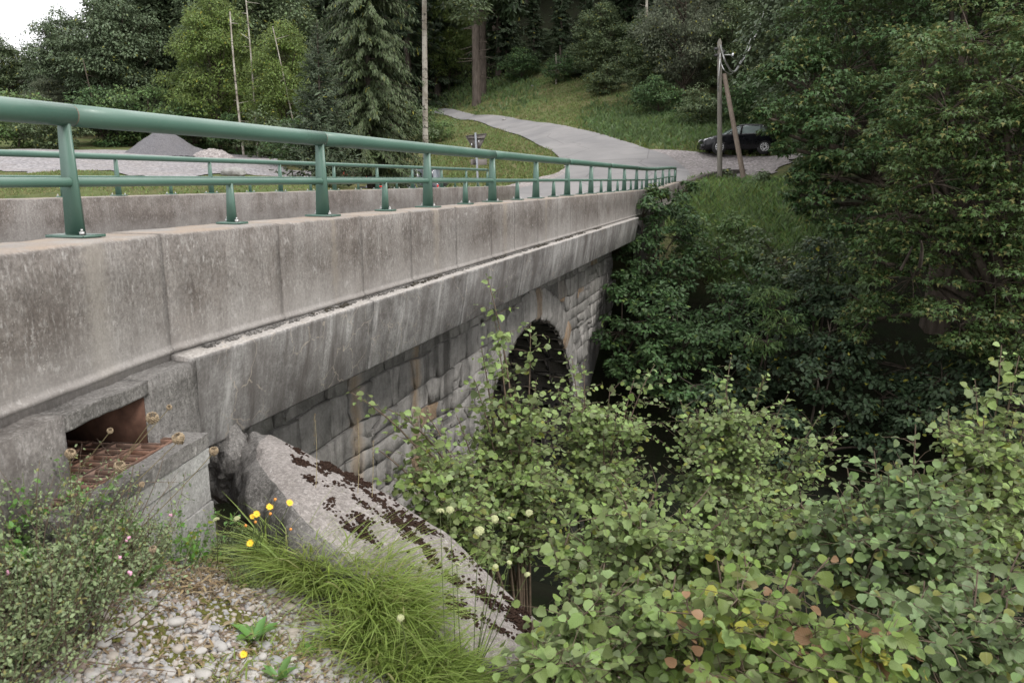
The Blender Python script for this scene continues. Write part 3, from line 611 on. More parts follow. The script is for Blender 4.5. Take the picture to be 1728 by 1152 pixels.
m.add([W(-7.9, WT0, -1.3), W(-7.9, AT - AR, -1.3), W(-7.9, AT - AR, WBOT), W(-7.9, WT0, WBOT)], [(0, 1, 2, 3)]); m.add([W(-7.9, AT + AR, -1.3), W(-7.9, WT1, -1.3), W(-7.9, WT1, WBOT), W(-7.9, AT + AR, WBOT)], [(0, 1, 2, 3)])
m.add([W(SW, WT0, WTOP), W(-7.9, WT0, WTOP), W(-7.9, WT0, WBOT), W(SW, WT0, WBOT)], [(0, 1, 2, 3)])
span = link('spandrel_wall', m.mesh('spandrel_wall', M_mortar), bridge)
# eight rough stone faces, unit size: x along the wall, y outward, z up
def stone_mesh(i):
    r_ = np.random.default_rng(50 + i); g = np.array([-1, -0.72, -0.1, 0.42, 0.78, 1.0])[[0, 1, 2, 4, 5]] if i % 2 else np.array([-1, -0.7, 0.05, 0.7, 1.0]); n_ = 5
    V = []; h = r_.random((n_, n_)) * 0.5 + 0.55
    for a_ in range(n_):
        for b_ in range(n_):
            x, z = g[a_] * .5, g[b_] * .5; e = (a_ in (0, n_ - 1)) + (b_ in (0, n_ - 1))
            if e == 2: x *= 0.80 + 0.14 * r_.random(); z *= 0.80 + 0.14 * r_.random()
            x += (r_.random() - .5) * 0.07; z += (r_.random() - .5) * 0.07; V.append((x, h[a_, b_] if e == 0 else 0.12, z))
    Fc = [(a_ * n_ + b_, a_ * n_ + b_ + 1, (a_ + 1) * n_ + b_ + 1, (a_ + 1) * n_ + b_) for a_ in range(n_ - 1) for b_ in range(n_ - 1)]
    o = len(V); ring = [a_ * n_ for a_ in range(n_)] + [(n_ - 1) * n_ + b_ for b_ in range(1, n_)] + [a_ * n_ + n_ - 1 for a_ in range(n_ - 2, -1, -1)] + [b_ for b_ in range(n_ - 2, 0, -1)]
    for v in ring: V.append((V[v][0] * 1.02, -0.5, V[v][2] * 1.02))
    for q in range(len(ring)): Fc.append((ring[q], ring[(q + 1) % len(ring)], o + (q + 1) % len(ring), o + q))
    mm = MB(); mm.add(V, Fc); return recalc(mm.mesh('stone', M_stone))
STONES = [stone_mesh(i) for i in range(8)]
rotw = Matrix((tuple(A), tuple(NN), (0, 0, 1))).transposed().to_4x4()
rs = np.random.default_rng(3)
def place_stone(t, z, wd, ht, dep=0.05, ang=0.0, name='stone', s=SW):
    o = bpy.data.objects.new(name, STONES[rs.integers(8)]); col.objects.link(o); o.parent = span
    M = Matrix.Translation(Vector(W(s, t, z))) @ rotw @ Matrix.Rotation(ang, 4, 'Y') @ Matrix.Diagonal((wd, dep, ht, 1)); o.matrix_local = M
    return o
def rubble_wall():
    """courses of irregular stones whose corners wander, each cut to its own outline"""
    z = WTOP + 0.02; rows = [z]
    while z > -3.9: z -= 0.17 + 0.19 * rs.random(); rows.append(z)
    yv = lambda t, z_: z_ + 0.035 * float(fbm(np.array([t, z_ * 1.7, 0.0]), 1.9, 61, 3))
    n = 0
    for z1, z0 in zip(rows[:-1], rows[1:]):
        h = z1 - z0; t = 3.5 + rs.random() * .3; l0 = rs.normal() * .04
        while t < WT1 - .1 and n < 262:
            wd = (0.18 + 0.34 * rs.random() ** 1.2) * (1 if t < 12 else 1.4); l1 = rs.normal() * .05; tc, zc = t + wd / 2, (z0 + z1) / 2; split = rs.random() < .22 and h > .25
            cells = [(z0, z1)] if not split else [(z0, zc + .03 * rs.normal()), (zc + .03 * rs.normal(), z1)]
            for (a_, b_) in cells:
                c2 = (a_ + b_) / 2; rd = math.hypot(tc - AT, c2 - AZ) if c2 > AZ else abs(tc - AT)
                if rd < AR + 0.56: continue
                g = .009; P = [(t + l0 + g, a_), (tc + .03 * rs.normal(), a_), (t + wd + l1 - g, a_), (t + wd + l1 - g + .02 * rs.normal(), (a_ + b_) / 2), (t + wd - l1 * .5 - g, b_), (tc + .03 * rs.normal(), b_), (t - l0 * .5 + g, b_), (t + g + .02 * rs.normal(), (a_ + b_) / 2)]
                P = np.array([(p_[0], yv(p_[0], p_[1]) + (g if p_[1] == a_ else (-g if p_[1] == b_ else 0))) for p_ in P]); C = P.mean(0)
                dep = 0.012 + .03 * rs.random(); rings = []
                for k_, o_ in ((1.0, -.02), (1.0, dep * .8), (.955, dep * 1.05)): rings.append(np.array([W(SW + o_ + (.008 * rs.normal() if k_ < 1 else 0), *(C + (p_ - C) * (k_ + (.025 * rs.normal() if k_ < 1 else 0)))) for p_ in P]))
                m = MB(); V = np.concatenate(rings + [np.array([W(SW + dep * (1 + .35 * rs.normal()), C[0] + .2 * wd * (rs.random() - .5), C[1])])]); Fc = []
                for r1 in range(2):
                    for j in range(8): Fc.append((r1 * 8 + j, r1 * 8 + (j + 1) % 8, r1 * 8 + 8 + (j + 1) % 8, r1 * 8 + 8 + j))
                for j in range(8): Fc.append((16 + j, 16 + (j + 1) % 8, 24))
                m.add(V, Fc); link('stone', m.mesh('stone', M_stone), span); n += 1
            t += wd; l0 = l1
rubble_wall()
nv = 31
for i in range(nv):      # arch ring: thin dressed voussoirs standing on edge
    an = math.pi * (i + 0.5) / nv; rr = AR + 0.24; 
    place_stone(AT - rr * math.cos(an), AZ + rr * math.sin(an), math.pi * rr / nv - 0.018, 0.47 + 0.06 * rs.random(), 0.06, -(math.pi / 2 - an), 'voussoir')
# courses of the vault lining
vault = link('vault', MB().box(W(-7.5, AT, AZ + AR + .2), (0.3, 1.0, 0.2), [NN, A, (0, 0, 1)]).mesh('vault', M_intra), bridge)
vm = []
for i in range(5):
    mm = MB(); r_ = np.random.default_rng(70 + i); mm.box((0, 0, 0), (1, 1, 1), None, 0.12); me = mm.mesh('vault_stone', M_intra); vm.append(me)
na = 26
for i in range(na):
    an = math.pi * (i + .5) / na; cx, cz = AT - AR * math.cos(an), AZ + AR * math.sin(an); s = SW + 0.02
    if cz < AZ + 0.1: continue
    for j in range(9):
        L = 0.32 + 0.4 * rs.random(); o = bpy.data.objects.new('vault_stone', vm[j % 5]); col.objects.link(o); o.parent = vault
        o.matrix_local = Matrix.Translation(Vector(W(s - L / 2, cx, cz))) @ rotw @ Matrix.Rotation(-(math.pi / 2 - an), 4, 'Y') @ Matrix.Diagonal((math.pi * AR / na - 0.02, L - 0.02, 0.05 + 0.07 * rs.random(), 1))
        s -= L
# wall that carries on past the railing and curves to the right
curb = link('curved_wall', recalc(sweep([curve[0] + A * 0.02] + curve[1:], [(-0.25, 0.0), (0, 0.0), (0.0, -0.5), (0.02, -1.6), (-0.25, -1.6)], 0.012, 0.3, 6, zfun=lambda p: -0.08 + 0.52 * float(sstep(np.hypot(p[0] - curve[0][0], p[1] - curve[0][1]), 0, 8.5))).mesh('curved_wall', M_wallend)))
tag(curb, 'low dark concrete wall curving right beyond the end of the green railing', 'wall')

# ------------------------------------------------------------------ railings
POST_T = [2.82 - 1.86, 2.82] + [4.94 + 1.86 * i for i in range(14)]
def rail_line(rs_, t): return W(-2.87, t)      # reference line of the near railing
def railing(name, label, posts, line, ztop, zmid, zbase, rtop, rmid, out, rise=lambda t: 0.0, joints_=(), sc_=1.0, tilt=True):
    root = empty(name, line(posts[0]) + np.array([0, 0, zbase]), label, 'railing')
    n = len(posts); th = 0
    def dirn(t): a = line(t + .05) - line(t - .05); return a / np.linalg.norm(a)
    for seg in joints_:                      # top rail in lengths that meet at the posts
        a, b = seg; tt = np.linspace(a + 0.003, b - 0.003, max(3, int((b - a) / 0.3)))
        P = np.array([line(t) + np.array([0, 0, ztop + rise(t)]) for t in tt])
        link('top_rail', MB().tube(P, rtop, 20).mesh('top_rail', M_green, True), root)
        link('rail_sleeve', MB().tube(np.array([line(b - .03) + [0, 0, ztop + rise(b)], line(b + .03) + [0, 0, ztop + rise(b)]]), rtop * 0.965, 20).mesh('rail_sleeve', M_rust, True), root) if b < posts[-1] else None
    tt = np.linspace(posts[0], posts[-1], int((posts[-1] - posts[0]) / 0.4)); P = np.array([line(t) + np.array([0, 0, zmid + rise(t)]) for t in tt])
    link('mid_rail', MB().tube(P, rmid, 14).mesh('mid_rail', M_green, True), root)
    def post(t, z1, w_, name_, plate):
        d = dirn(t); o = np.array([d[1], -d[0], 0]) * out; c = line(t); zb = zbase + rise(t); m = MB()
        # tapered flat post with flanges: wider at the foot, leaning outward at the back
        for (dx, hw0, hw1, thk) in ((0, 1.0, 0.62, 0.010),):
            b0, b1 = w_ * 1.0, w_ * 0.58
            ring = lambda hw, z_, lean: [c + d * (sx * 0.0065) + o * (sy * hw / 2 + lean) + np.array([0, 0, z_]) for sx, sy in ((-1, -1), (1, -1), (1, 1), (-1, 1))]
            m.loft([ring(b0, zb + 0.012, 0.0), ring(b1, z1 + rise(t), 0.0)])
        po = link(name_, recalc(m.mesh(name_, M_green)), root)
        link('base_plate', MB().box(c + np.array([0, 0, zb + 0.008]), (plate[0], plate[1], 0.012), [d, o, (0, 0, 1)], 0.003).mesh('base_plate', M_green), po)
        for sx, sy in ((-1, 1), (1, -1)):
            q = c + d * (sx * plate[0] * 0.30) + o * (sy * plate[1] * 0.36); mb = MB().tube(np.array([q + [0, 0, zb + .012], q + [0, 0, zb + .028]]), 0.011, 6)
            mb.tube(np.array([q + [0, 0, zb + .028], q + [0, 0, zb + .040]]), [0.007, 0.004], 6); link('bolt', mb.mesh('bolt', M_bolt), po)
    for t in posts: post(t, ztop - rtop * 0.6, 0.102 * sc_, 'post', (0.13 * sc_, 0.21 * sc_))
    for a, b in zip(posts[:-1], posts[1:]): post((a + b) / 2 + 0.05, zmid, 0.062 * sc_, 'short_post', (0.10 * sc_, 0.15 * sc_))
    return root
rise = lambda t: 0.12 * float(sstep(t, 21, 29.5))
seg = [(POST_T[0], 2.86), (2.86, 4.97)] + [(4.97 + 1.86 * 2 * i, min(29.12, 4.97 + 1.86 * 2 * (i + 1))) for i in range(7)]
seg = [s_ for s_ in seg if s_[1] > s_[0] + .1]
nr = railing('green_railing', 'large green steel railing bolted along the near parapet', POST_T, lambda t: rail_line(0, t), 0.272, -0.012, -0.25, 0.048, 0.021, 1, rise, seg)
# the end of the top rail drops down over the last post
e = rail_line(0, 29.12) + np.array([0, 0, 0.272 + rise(29.12)])
link('rail_end', MB().tube(np.array([e - A * .03, e + A * .05, e + A * .09 - [0, 0, .06], e + A * .1 - [0, 0, .5]]), [0.048, .048, .047, .043], 14).mesh('rail_end', M_green, True), nr)
PF = [8.58 - 1.87 * 3 + 1.87 * i for i in range(12)]
railing('green_railing', 'smaller looking green railing on the far parapet across the road', PF, lambda t: W(-7.96, t), 0.285, 0.03, -0.21, 0.038, 0.018, -1, lambda t: 0.0, [(PF[0], PF[-1])], 0.9)

# ------------------------------------------------------------------ concrete drain box with rusty grate
bx = hz(351, 729, -1.13); box = empty('drain_box', bx - np.array([0, 0, 0.62]), 'pale stacked concrete drain box below the parapet wall with a rusty grate on top', 'drain')
BL = 0.98; BW = 0.66
def bpt(x, y, z): return bx - B7 * x - M7 * y + np.array([0, 0, z])    # x back towards the viewer, y in towards the wall
ax7 = [B7, M7, (0, 0, 1)]
zz = [0.0, -0.072, -0.15, -0.33, -0.56, -0.95]; ins = [0.0, 0.004, 0.012, 0.0, 0.008, 0.0]
def rough_box(c, d, ax, noise, mat, name, seed, cell=0.04):
    """box whose faces are gridded and roughened"""
    d = np.array(d, float); V = []; Fc = []
    n3 = [max(1, int(round(x / cell))) for x in d]
    for k_ in range(3):
        a_, b_ = [i for i in range(3) if i != k_]
        for sg in (-1, 1):
            u_ = np.linspace(-.5, .5, n3[a_] + 1); v_ = np.linspace(-.5, .5, n3[b_] + 1); o = len(V)
            for x_ in u_:
                for y_ in v_:
                    q = np.zeros(3); q[k_] = sg * .5; q[a_] = x_; q[b_] = y_; V.append(q * d)
            w_ = len(v_)
            for i in range(n3[a_]):
                for j in range(n3[b_]): Fc.append((o + i * w_ + j, o + i * w_ + j + 1, o + (i + 1) * w_ + j + 1, o + (i + 1) * w_ + j))
    V = np.array(V); P = np.asarray(c) + V @ np.asarray(ax, float); P = P + noise * np.stack([fbm(P, 14, seed), fbm(P, 14, seed + 3), fbm(P, 14, seed + 6)], -1)
    mm = MB(); mm.add(P, Fc); return recalc(mm.mesh(name, mat))
for i in range(5):
    h_ = zz[i] - zz[i + 1] - 0.005; zc = (zz[i] + zz[i + 1]) / 2
    if i == 0:   # the rim is an open frame round the grate
        rw = 0.085
        fr = [((BL / 2, rw / 2), (BL, rw)), ((rw / 2, BW / 2), (rw, BW - 2 * rw - .004)), ((BL - rw / 2, BW / 2), (rw, BW - 2 * rw - .004)), ((BL / 2, BW - rw / 2), (BL, rw))]
        for (cx, cy), (lx, ly) in fr: link('rim', rough_box(bpt(cx, cy, zc), (lx, ly, h_), ax7, 0.003, M_rough, 'rim', 31), box)
    else:
        for (cx, cy, lx, ly) in ((BL / 2, 0.06 + ins[i], BL, 0.12), (0.06 + ins[i], BW / 2 + .06, 0.12, BW - .13), (BL - .06, BW / 2 + .06, .12, BW - .13)):
            link('block_course', rough_box(bpt(cx, cy, zc), (lx, ly, h_), ax7, 0.003, M_block, 'block_course', 32 + i), box)
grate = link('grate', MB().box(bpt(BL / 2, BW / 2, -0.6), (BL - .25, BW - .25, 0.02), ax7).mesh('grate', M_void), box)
GX0, GX1, GY0, GY1 = 0.10, BL - 0.10, 0.10, BW + 0.03; GZ = -0.014
def gbar(x0, x1, y0, y1, nm='bar'): link(nm, MB().box(bpt((x0 + x1) / 2, (y0 + y1) / 2, GZ), (x1 - x0, y1 - y0, 0.022), ax7, 0.003).mesh(nm, M_rust), grate)
cols_ = 5; rows_ = 10
for i in range(cols_ + 1):
    y = GY0 + (GY1 - GY0) * i / cols_; gbar(GX0, GX1, y - 0.011, y + 0.011, 'grate_rib')
for i in range(rows_ + 1):
    x = GX0 + (GX1 - GX0) * i / rows_
    for j in range(cols_):
        y = GY0 + (GY1 - GY0) * j / cols_; gbar(x - 0.016, x + 0.016, y + 0.0115, y + (GY1 - GY0) / cols_ - 0.0115)

# ------------------------------------------------------------------ sloping concrete slab (old wing wall coping)
def slab():
    rid = np.array([hz(*q) for q in [(440, 733, -1.372), (457, 733, -1.375), (523, 767, -1.42), (590, 797, -1.50), (650, 832, -1.57), (760, 905, -1.74), (860, 1003, -1.98), (925, 1065, -2.14), (965, 1115, -2.28), (985, 1180, -2.5)]])
    nea = np.array([hz(*q) for q in [(415, 742, -1.385), (428, 775, -1.40), (462, 818, -1.43), (490, 862, -1.47), (515, 888, -1.52), (620, 985, -1.70), (720, 1062, -1.86), (820, 1118, -2.02), (890, 1150, -2.16), (930, 1200, -2.42)]])
    tt = np.linspace(0, 9, 110); ri = np.stack([np.interp(tt, range(10), rid[:, c]) for c in range(3)], -1); ni = np.stack([np.interp(tt, range(10), nea[:, c]) for c in range(3)], -1)
    top = []; cr = np.linspace(0, 1, 31)
    rows = [ri + np.array([0.02, 0.14, -0.75]), ri + np.array([0.01, 0.09, -0.32]), ri + np.array([0, 0.03, -0.03])]
    for c in cr: rows.append(ri * (1 - c) + ni * c + np.array([0, 0, 0.035 * math.sin(math.pi * c)]))
    k0 = len(rows)
    for j, d in enumerate(np.linspace(0.03, 0.62, 20)):
        off = np.array([-0.02 - 0.05 * math.sin(d * 9), -0.015 - 0.04 * math.sin(d * 7), -d]); rows.append(ni + off)
    Rw = np.array(rows); nr_, nc = Rw.shape[:2]; P = Rw.reshape(-1, 3)
    nzv = fbm(P, 6, 41, 4); amp = np.full((nr_, nc), 0.009); amp[k0:] = np.linspace(0.03, 0.085, nr_ - k0)[:, None]
    amp[:, :14] = np.maximum(amp[:, :14], 0.02); amp = amp.ravel()
    D = np.stack([nzv, fbm(P, 6, 47, 4), fbm(P, 8, 44, 4)], -1); P = P + amp[:, None] * D
    i = (np.arange(nr_ - 1)[:, None] * nc + np.arange(nc - 1)[None]); Fc = np.stack([i, i + nc, i + nc + 1, i + 1], -1); mi = (np.arange(nr_ - 1)[:, None] >= k0 - 2) | (np.arange(nc - 1)[None] < 10)
    me = mk('sloping_slab', P, Fc.reshape(-1, 4), [M_slab, M_rough], False, matidx=mi.ravel().astype(int)); recalc(me)
    return me, Rw[3:k0]
me_s, top_s = slab()
slab_root = empty('sloping_slab', (-1.6, 3.2, -1.7), 'sloping mossy concrete slab running down the bank from under the bridge beam', 'concrete slab')
link('slab', me_s, slab_root)
# moss cushions on the slab: patches of small lumps that follow its surface
def moss():
    r_ = np.random.default_rng(8); nr_, nc = top_s.shape[:2]
    spots = [(0.45, .33, 34), (0.40, .2, 10), (.56, .24, 8), (.38, .42, 14)]
    a = []
    for i in range(60):
        f = 0.28 + 0.68 * r_.random(); c = 0.12 + 0.62 * r_.random() ** 1.3 + 0.04 * r_.normal(); a.append((c, f, int(2 + 30 * r_.random() ** 2.5)))
    for f in np.linspace(.25, .98, 16): a.append((0.05 + 0.04 * r_.random(), f + .02 * r_.normal(), int(3 + 14 * r_.random() ** 2)))
    a += [(0.38, .24, 26), (0.12, .2, 8), (.55, .3, 10), (.3, .5, 40), (.36, .55, 36), (.24, .46, 26), (.3, .66, 36), (.42, .62, 22), (.2, .72, 30), (.34, .8, 34), (.2, .88, 30), (.5, .84, 24), (.3, .94, 26)]
    V = []; Fc = []; o = 0
    for c, f, n in a:
        ex, ey = 0.6 + r_.random(), 0.6 + r_.random()
        for _ in range(n * 5):
            cc = np.clip(c + r_.normal() * 0.022 * ex, 0, 1); ff = np.clip(f + r_.normal() * 0.010 * ey, 0, .995); a_, b_ = cc * (nr_ - 1.001), ff * (nc - 1.001); i0, j0 = int(a_), int(b_); fa, fb = a_ - i0, b_ - j0; P = (top_s[i0, j0] * (1 - fa) + top_s[min(i0 + 1, nr_ - 1), j0] * fa) * (1 - fb) + (top_s[i0, min(j0 + 1, nc - 1)] * (1 - fa) + top_s[min(i0 + 1, nr_ - 1), min(j0 + 1, nc - 1)] * fa) * fb
            s_ = 0.0038 + 0.0058 * r_.random(); q = ICO[0] * s_ * np.array([1.3, 1.3, 0.8]) * (1 + .4 * (r_.random((12, 1)) - .5)); V.append(q + P + r_.normal(size=3) * [0.007, .007, 0.001]); Fc.append(ICO[1] + o); o += 12
    link('moss', mk('moss', np.concatenate(V), np.concatenate(Fc), M_moss), slab_root, kind='stuff')
moss()
# broken lumps in the dark gap between slab and drain box
def rock(name, c, d, seed, mat, n=3, amp=0.28, parent=None, label=None, cat=None):
    import bmesh
    b = bmesh.new(); bmesh.ops.create_icosphere(b, subdivisions=n, radius=1.0); me = bpy.data.meshes.new(name); 
    P = np.array([v.co[:] for v in b.verts]); q = P * (1 + amp * fbm(P, 1.3, seed, 4))[:, None]; q = q * np.asarray(d) / 2 + np.asarray(c)
    for v, p in zip(b.verts, q): v.co = p
    b.to_mesh(me); b.free(); me.materials.append(mat); o = link(name, me, parent)
    if cat: tag(o, label, cat)
    return o
rock('broken_concrete', hz(405, 800, -1.55) + [-.1, .12, 0], (0.30, 0.36, 0.42), 5, M_rough, 4, 0.35, None, 'rough grey lump of broken concrete wedged under the beam beside the slab', 'rubble')
rock('flat_stone', hz(455, 975, -1.80), (0.30, 0.22, 0.07), 8, M_slab, 3, 0.2, None, 'flat brownish stone half buried below the grass clump', 'stone')
# ------------------------------------------------------------------ leaves and plants
def leaf_template(kind):
    """returns verts (x along, y across, z up), tri/quad faces, uv"""
    if kind == 'hazel':
        ox = np.array([0.0, 0.03, 0.16, 0.34, 0.55, 0.75, 0.90, 1.0]); oy = np.array([0.0, 0.20, 0.40, 0.47, 0.45, 0.33, 0.14, 0.0])
        mx = np.array([0.03, 0.16, 0.34, 0.55, 0.75, 0.90])
        V = []
        f = lambda x, y: (x, y, 0.24 * abs(y) - 0.22 * x * x + 0.05 * math.sin(x * 17) * abs(y) * 2)
        for x in ox: V.append(f(x, 0))
        for sg in (1, -1):
            for i in range(1, 7): V.append(f(ox[i] + (0.045 if i % 2 else -0.02), sg * oy[i] * (1.08 if i % 2 else 0.90)))
        Fc = []
        for sgi in range(2):
            b = 8 + sgi * 6; q = [(0, 1, b)] + [(i, i + 1, b + i, b + i - 1) for i in range(1, 6)] + [(6, 7, b + 5)]
            Fc += [tuple(x) if sgi == 0 else tuple(x)[::-1] for x in q]
        V = np.array(V); return V, Fc, V[:, :2]
    if kind == 'hazel_lo':
        V = [(0, 0, 0), (.5, 0, -.03), (1, 0, -.22)]
        for sg in (1, -1): V += [(0.12, sg * .36, .08), (0.45, sg * .47, .07), (0.80, sg * .30, -.06)]
        V = np.array(V); return V, [(0, 1, 4, 3), (1, 2, 5, 4), (0, 6, 7, 1), (1, 7, 8, 2)], V[:, :2]
    if kind == 'maple':
        pts = [(0.0, 0), (0.12, 0.30), (0.02, 0.48), (0.34, 0.30), (0.62, 0.46), (0.60, 0.20), (1.0, 0.0)]
        V = [(x, y, -0.25 * x * x + .12 * y) for x, y in pts] + [(x, -y, -0.25 * x * x + .12 * y) for x, y in pts[1:-1]] + [(0.36, 0, 0.02)]; n = len(pts)
        c = len(V) - 1; right = list(range(n)); left = [0] + list(range(n, n + n - 2)) + [n - 1]
        Fc = [(c, a_, b_) for a_, b_ in zip(right[:-1], right[1:])][::-1] + [(c, b_, a_) for a_, b_ in zip(left[:-1], left[1:])]
        # simpler: three kites
        V = np.array([(0, 0, 0), (0.34, 0.24, .03), (0.28, 0.58, -.08), (0.02, 0.30, 0), (0.62, 0.18, -.03), (1, 0, -.22), (0.62, -0.18, -.03), (0.34, -0.24, .03), (0.28, -0.58, -.08), (0.02, -0.30, 0)])
        Fc = [(0, 1, 2, 3), (0, 9, 8, 7), (0, 7, 5, 1)]
        return V, Fc, V[:, :2]
    if kind == 'oval':
        V = np.array([(0, 0, 0), (0.35, 0.27, .05), (0.75, 0.22, -.03), (1, 0, -.15), (0.75, -0.22, -.03), (0.35, -0.27, .05), (.5, 0, -.02)])
        return V, [(0, 6, 2, 1), (6, 3, 2), (0, 5, 4, 6), (6, 4, 3)], V[:, :2]
    if kind == 'quad':
        V = np.array([(0, 0, 0), (0.45, 0.32, .03), (1, 0, -.12), (0.5, -0.30, .05)]); return V, [(0, 3, 2, 1)], V[:, :2]
    if kind == 'needle':
        V = np.array([(0, -0.09, 0), (0, 0.09, 0), (0.7, 0.13, -.03), (1, 0, -.1), (0.65, -0.12, -.03)]); return V, [(0, 4, 3, 2, 1)], V[:, :2]
    if kind == 'lance':
        V = np.array([(0, 0, 0), (0.3, 0.10, .06), (0.7, 0.09, .06), (1, 0, -.1), (0.7, -0.09, .06), (0.3, -0.10, .06), (0.5, 0, 0)])
        return V, [(0, 6, 2, 1), (6, 3, 2), (0, 5, 4, 6), (6, 4, 3)], V[:, :2]
def frames(D, Nn):
    """rotation matrices whose columns are leaf direction, side, normal"""
    D = unit(D); Nn = Nn - (Nn * D).sum(-1, keepdims=True) * D; Nn = unit(Nn); S = np.cross(Nn, D); return np.stack([D, S, Nn], -1)
def leaf_arrays(kind, P, D, Nn, S, r_, widen=None):
    T, Fc, uv = leaf_template(kind); Rm = frames(D, Nn); m = len(T); N_ = len(P)
    Tm = np.broadcast_to(T, (N_, m, 3)) * np.asarray(S)[:, None, None]
    V = np.einsum('nij,nmj->nmi', Rm, Tm) + P[:, None]; V = V.reshape(-1, 3)
    by = {}
    for f in Fc: by.setdefault(len(f), []).append(f)
    off = (np.arange(N_) * m)[:, None, None]
    Fs = [(np.array(b)[None] + off).reshape(-1, k) for k, b in by.items()]
    return V, Fs, np.repeat(r_.random(N_), m), np.tile(uv, (N_, 1))
def leaf_mesh(name, kind, P, D, Nn, S, mat, r_):
    V, Fs, rn, uv = leaf_arrays(kind, P, D, Nn, S, r_); return mk(name, V, Fs, mat, False, rnd=rn, uv=uv)
def randdir(r_, n): return unit(r_.normal(size=(n, 3)))
def bez(a, b, c, n=8):
    t = np.linspace(0, 1, n)[:, None]; return (1 - t) ** 2 * a + 2 * t * (1 - t) * b + t * t * c

def clump_leaves(r_, C, rad, n, flat=0.55, up=1.0, drop=0.3):
    """leaves of one spray: denser on its upper, outer surface"""
    d = randdir(r_, n); d[:, 2] = np.abs(d[:, 2]) * 1.0 - 0.35; d = unit(d); k = (0.45 + 0.55 * r_.random((n, 1)) ** 0.5)
    P = C + d * k * rad * np.array([1, 1, flat]); Dd = unit(d * [1, 1, 0.25] + 0.7 * randdir(r_, n) + [0, 0, -drop]); Nn = unit(np.array([0, 0, up]) + 0.45 * d + 0.5 * randdir(r_, n)); return P, Dd, Nn

def broadleaf(seed, H, Rc, n_cl, n_lv, lsize, mat, kind='quad', base=0.1, bark=None, crad=0.26, shape=1.0, tall=1.0):
    """meshes of a broad-leaved tree standing at the origin: (trunk, crown)"""
    r_ = np.random.default_rng(seed); bark = bark or M_bark; cz = H * (base + (1 - base) * 0.5); rz = H * (1 - base) * 0.5
    paths = [(np.array([[0, 0, -0.3], [0.1 * r_.normal(), 0.1 * r_.normal(), H * .3], [0.2 * r_.normal(), 0.2 * r_.normal(), H * .6], [0.2 * r_.normal(), 0.2 * r_.normal(), H * 0.88]]), np.array([0.021, 0.016, 0.010, 0.003]) * H)]
    P, D, Nn = [], [], []
    lob = randdir(r_, 7)
    for i in range(n_cl):
        d = randdir(r_, 1)[0]; k = r_.random() ** 0.35; bump = 1 + 0.22 * max(float((lob @ d).max()), 0) - 0.12; w_ = Rc * (1 - 0.35 * max(0, d[2]) * shape)
        C = np.array([d[0] * k * w_ * bump, d[1] * k * w_ * bump, cz + d[2] * k * rz]); rr = crad * Rc * (0.6 + 0.8 * r_.random())
        p, dd, nn = clump_leaves(r_, C, rr, int(n_lv * (0.7 + .6 * r_.random())), 0.6); P.append(p); D.append(dd); Nn.append(nn)
        if i % 3 == 0:
            z0 = max(H * 0.12, C[2] - Rc * (0.3 + .5 * r_.random())); paths.append((bez(np.array([0, 0, z0]), np.array([C[0] * .4, C[1] * .4, (z0 + C[2]) / 2 - .1 * Rc]), C, 6), np.linspace(0.007, 0.0018, 6) * H))
    P = np.concatenate(P); S = lsize * (0.7 + 0.6 * r_.random(len(P)))
    return tubes('trunk', paths, bark, 6), leaf_mesh('crown', kind, P, np.concatenate(D), np.concatenate(Nn), S, mat, r_)

def conifer(seed, H, Rb, mat, h0=0.08, step=0.45, nb=6, seg=9, tw=5, tl=0.45, bark=None, droop=0.35, power=0.85, tipup=0.1, hang=0.9, trunk_r=0.017):
    r_ = np.random.default_rng(seed); bark = bark or M_sbark
    paths = [(np.array([[0, 0, -.3], [0, 0, H * .5], [0.05, 0, H]]), np.array([trunk_r * 1.1, trunk_r * .6, 0.002]) * H)]
    P, D, Nn, S = [], [], [], []; z = H * h0
    while z < H * 0.985:
        f = 1 - z / H; L = Rb * (f ** power) * (0.8 + 0.35 * r_.random()) + 0.12
        for j in range(nb):
            an = r_.random() * 6.283; l = L * (0.6 + 0.5 * r_.random()); d = np.array([math.cos(an), math.sin(an), 0]); sd = np.array([-d[1], d[0], 0])
            e = d * l + [0, 0, -droop * l]; b = bez(np.array([0, 0, z]), d * l * .5 + [0, 0, z - 0.02 * l], e + [0, 0, z + tipup * l], seg); paths.append((b[::2], np.linspace(0.012 * l + .006, .003, len(b[::2]))))
            t = np.linspace(0.12, 1, seg * tw); Q = np.stack([np.interp(t * (seg - 1), range(seg), b[:, c]) for c in range(3)], -1)
            n_ = len(Q); side = np.where(np.arange(n_) % 2 == 0, 1.0, -1.0)[:, None]; lt = tl * (0.55 + .7 * r_.random(n_)) * np.clip(1.25 - t * .7, .3, 1) * min(1, l * .8)
            q = d + side * sd * (0.9 - 0.5 * t[:, None]) + [0, 0, -hang] + .55 * r_.normal(size=(n_, 3)); P.append(Q + r_.normal(size=(n_, 3)) * 0.06 * min(1, l)); D.append(q); S.append(lt); Nn.append(np.array([0, 0, 1.0]) + d * .6 + .6 * r_.normal(size=(n_, 3)))
        z += step * (0.7 + 0.5 * r_.random()) * (0.6 + 0.6 * f)
    return tubes('trunk', paths, bark, 5), leaf_mesh('crown', 'needle', np.concatenate(P), np.concatenate(D), np.concatenate(Nn), np.concatenate(S) * 1.0, mat, r_)

def plant_tree(name, meshes, loc, label, cat='tree', group=None, sc_=1.0, rz=None, sz=None):
    root = empty(name, loc, label, cat, group, rz if rz is not None else random.random() * 6.28); root.scale = (sc_, sc_, sc_ if sz is None else sz)
    for nm, me in zip(('trunk', 'crown'), meshes):
        o = bpy.data.objects.new(nm, me); col.objects.link(o); o.parent = root
    return root

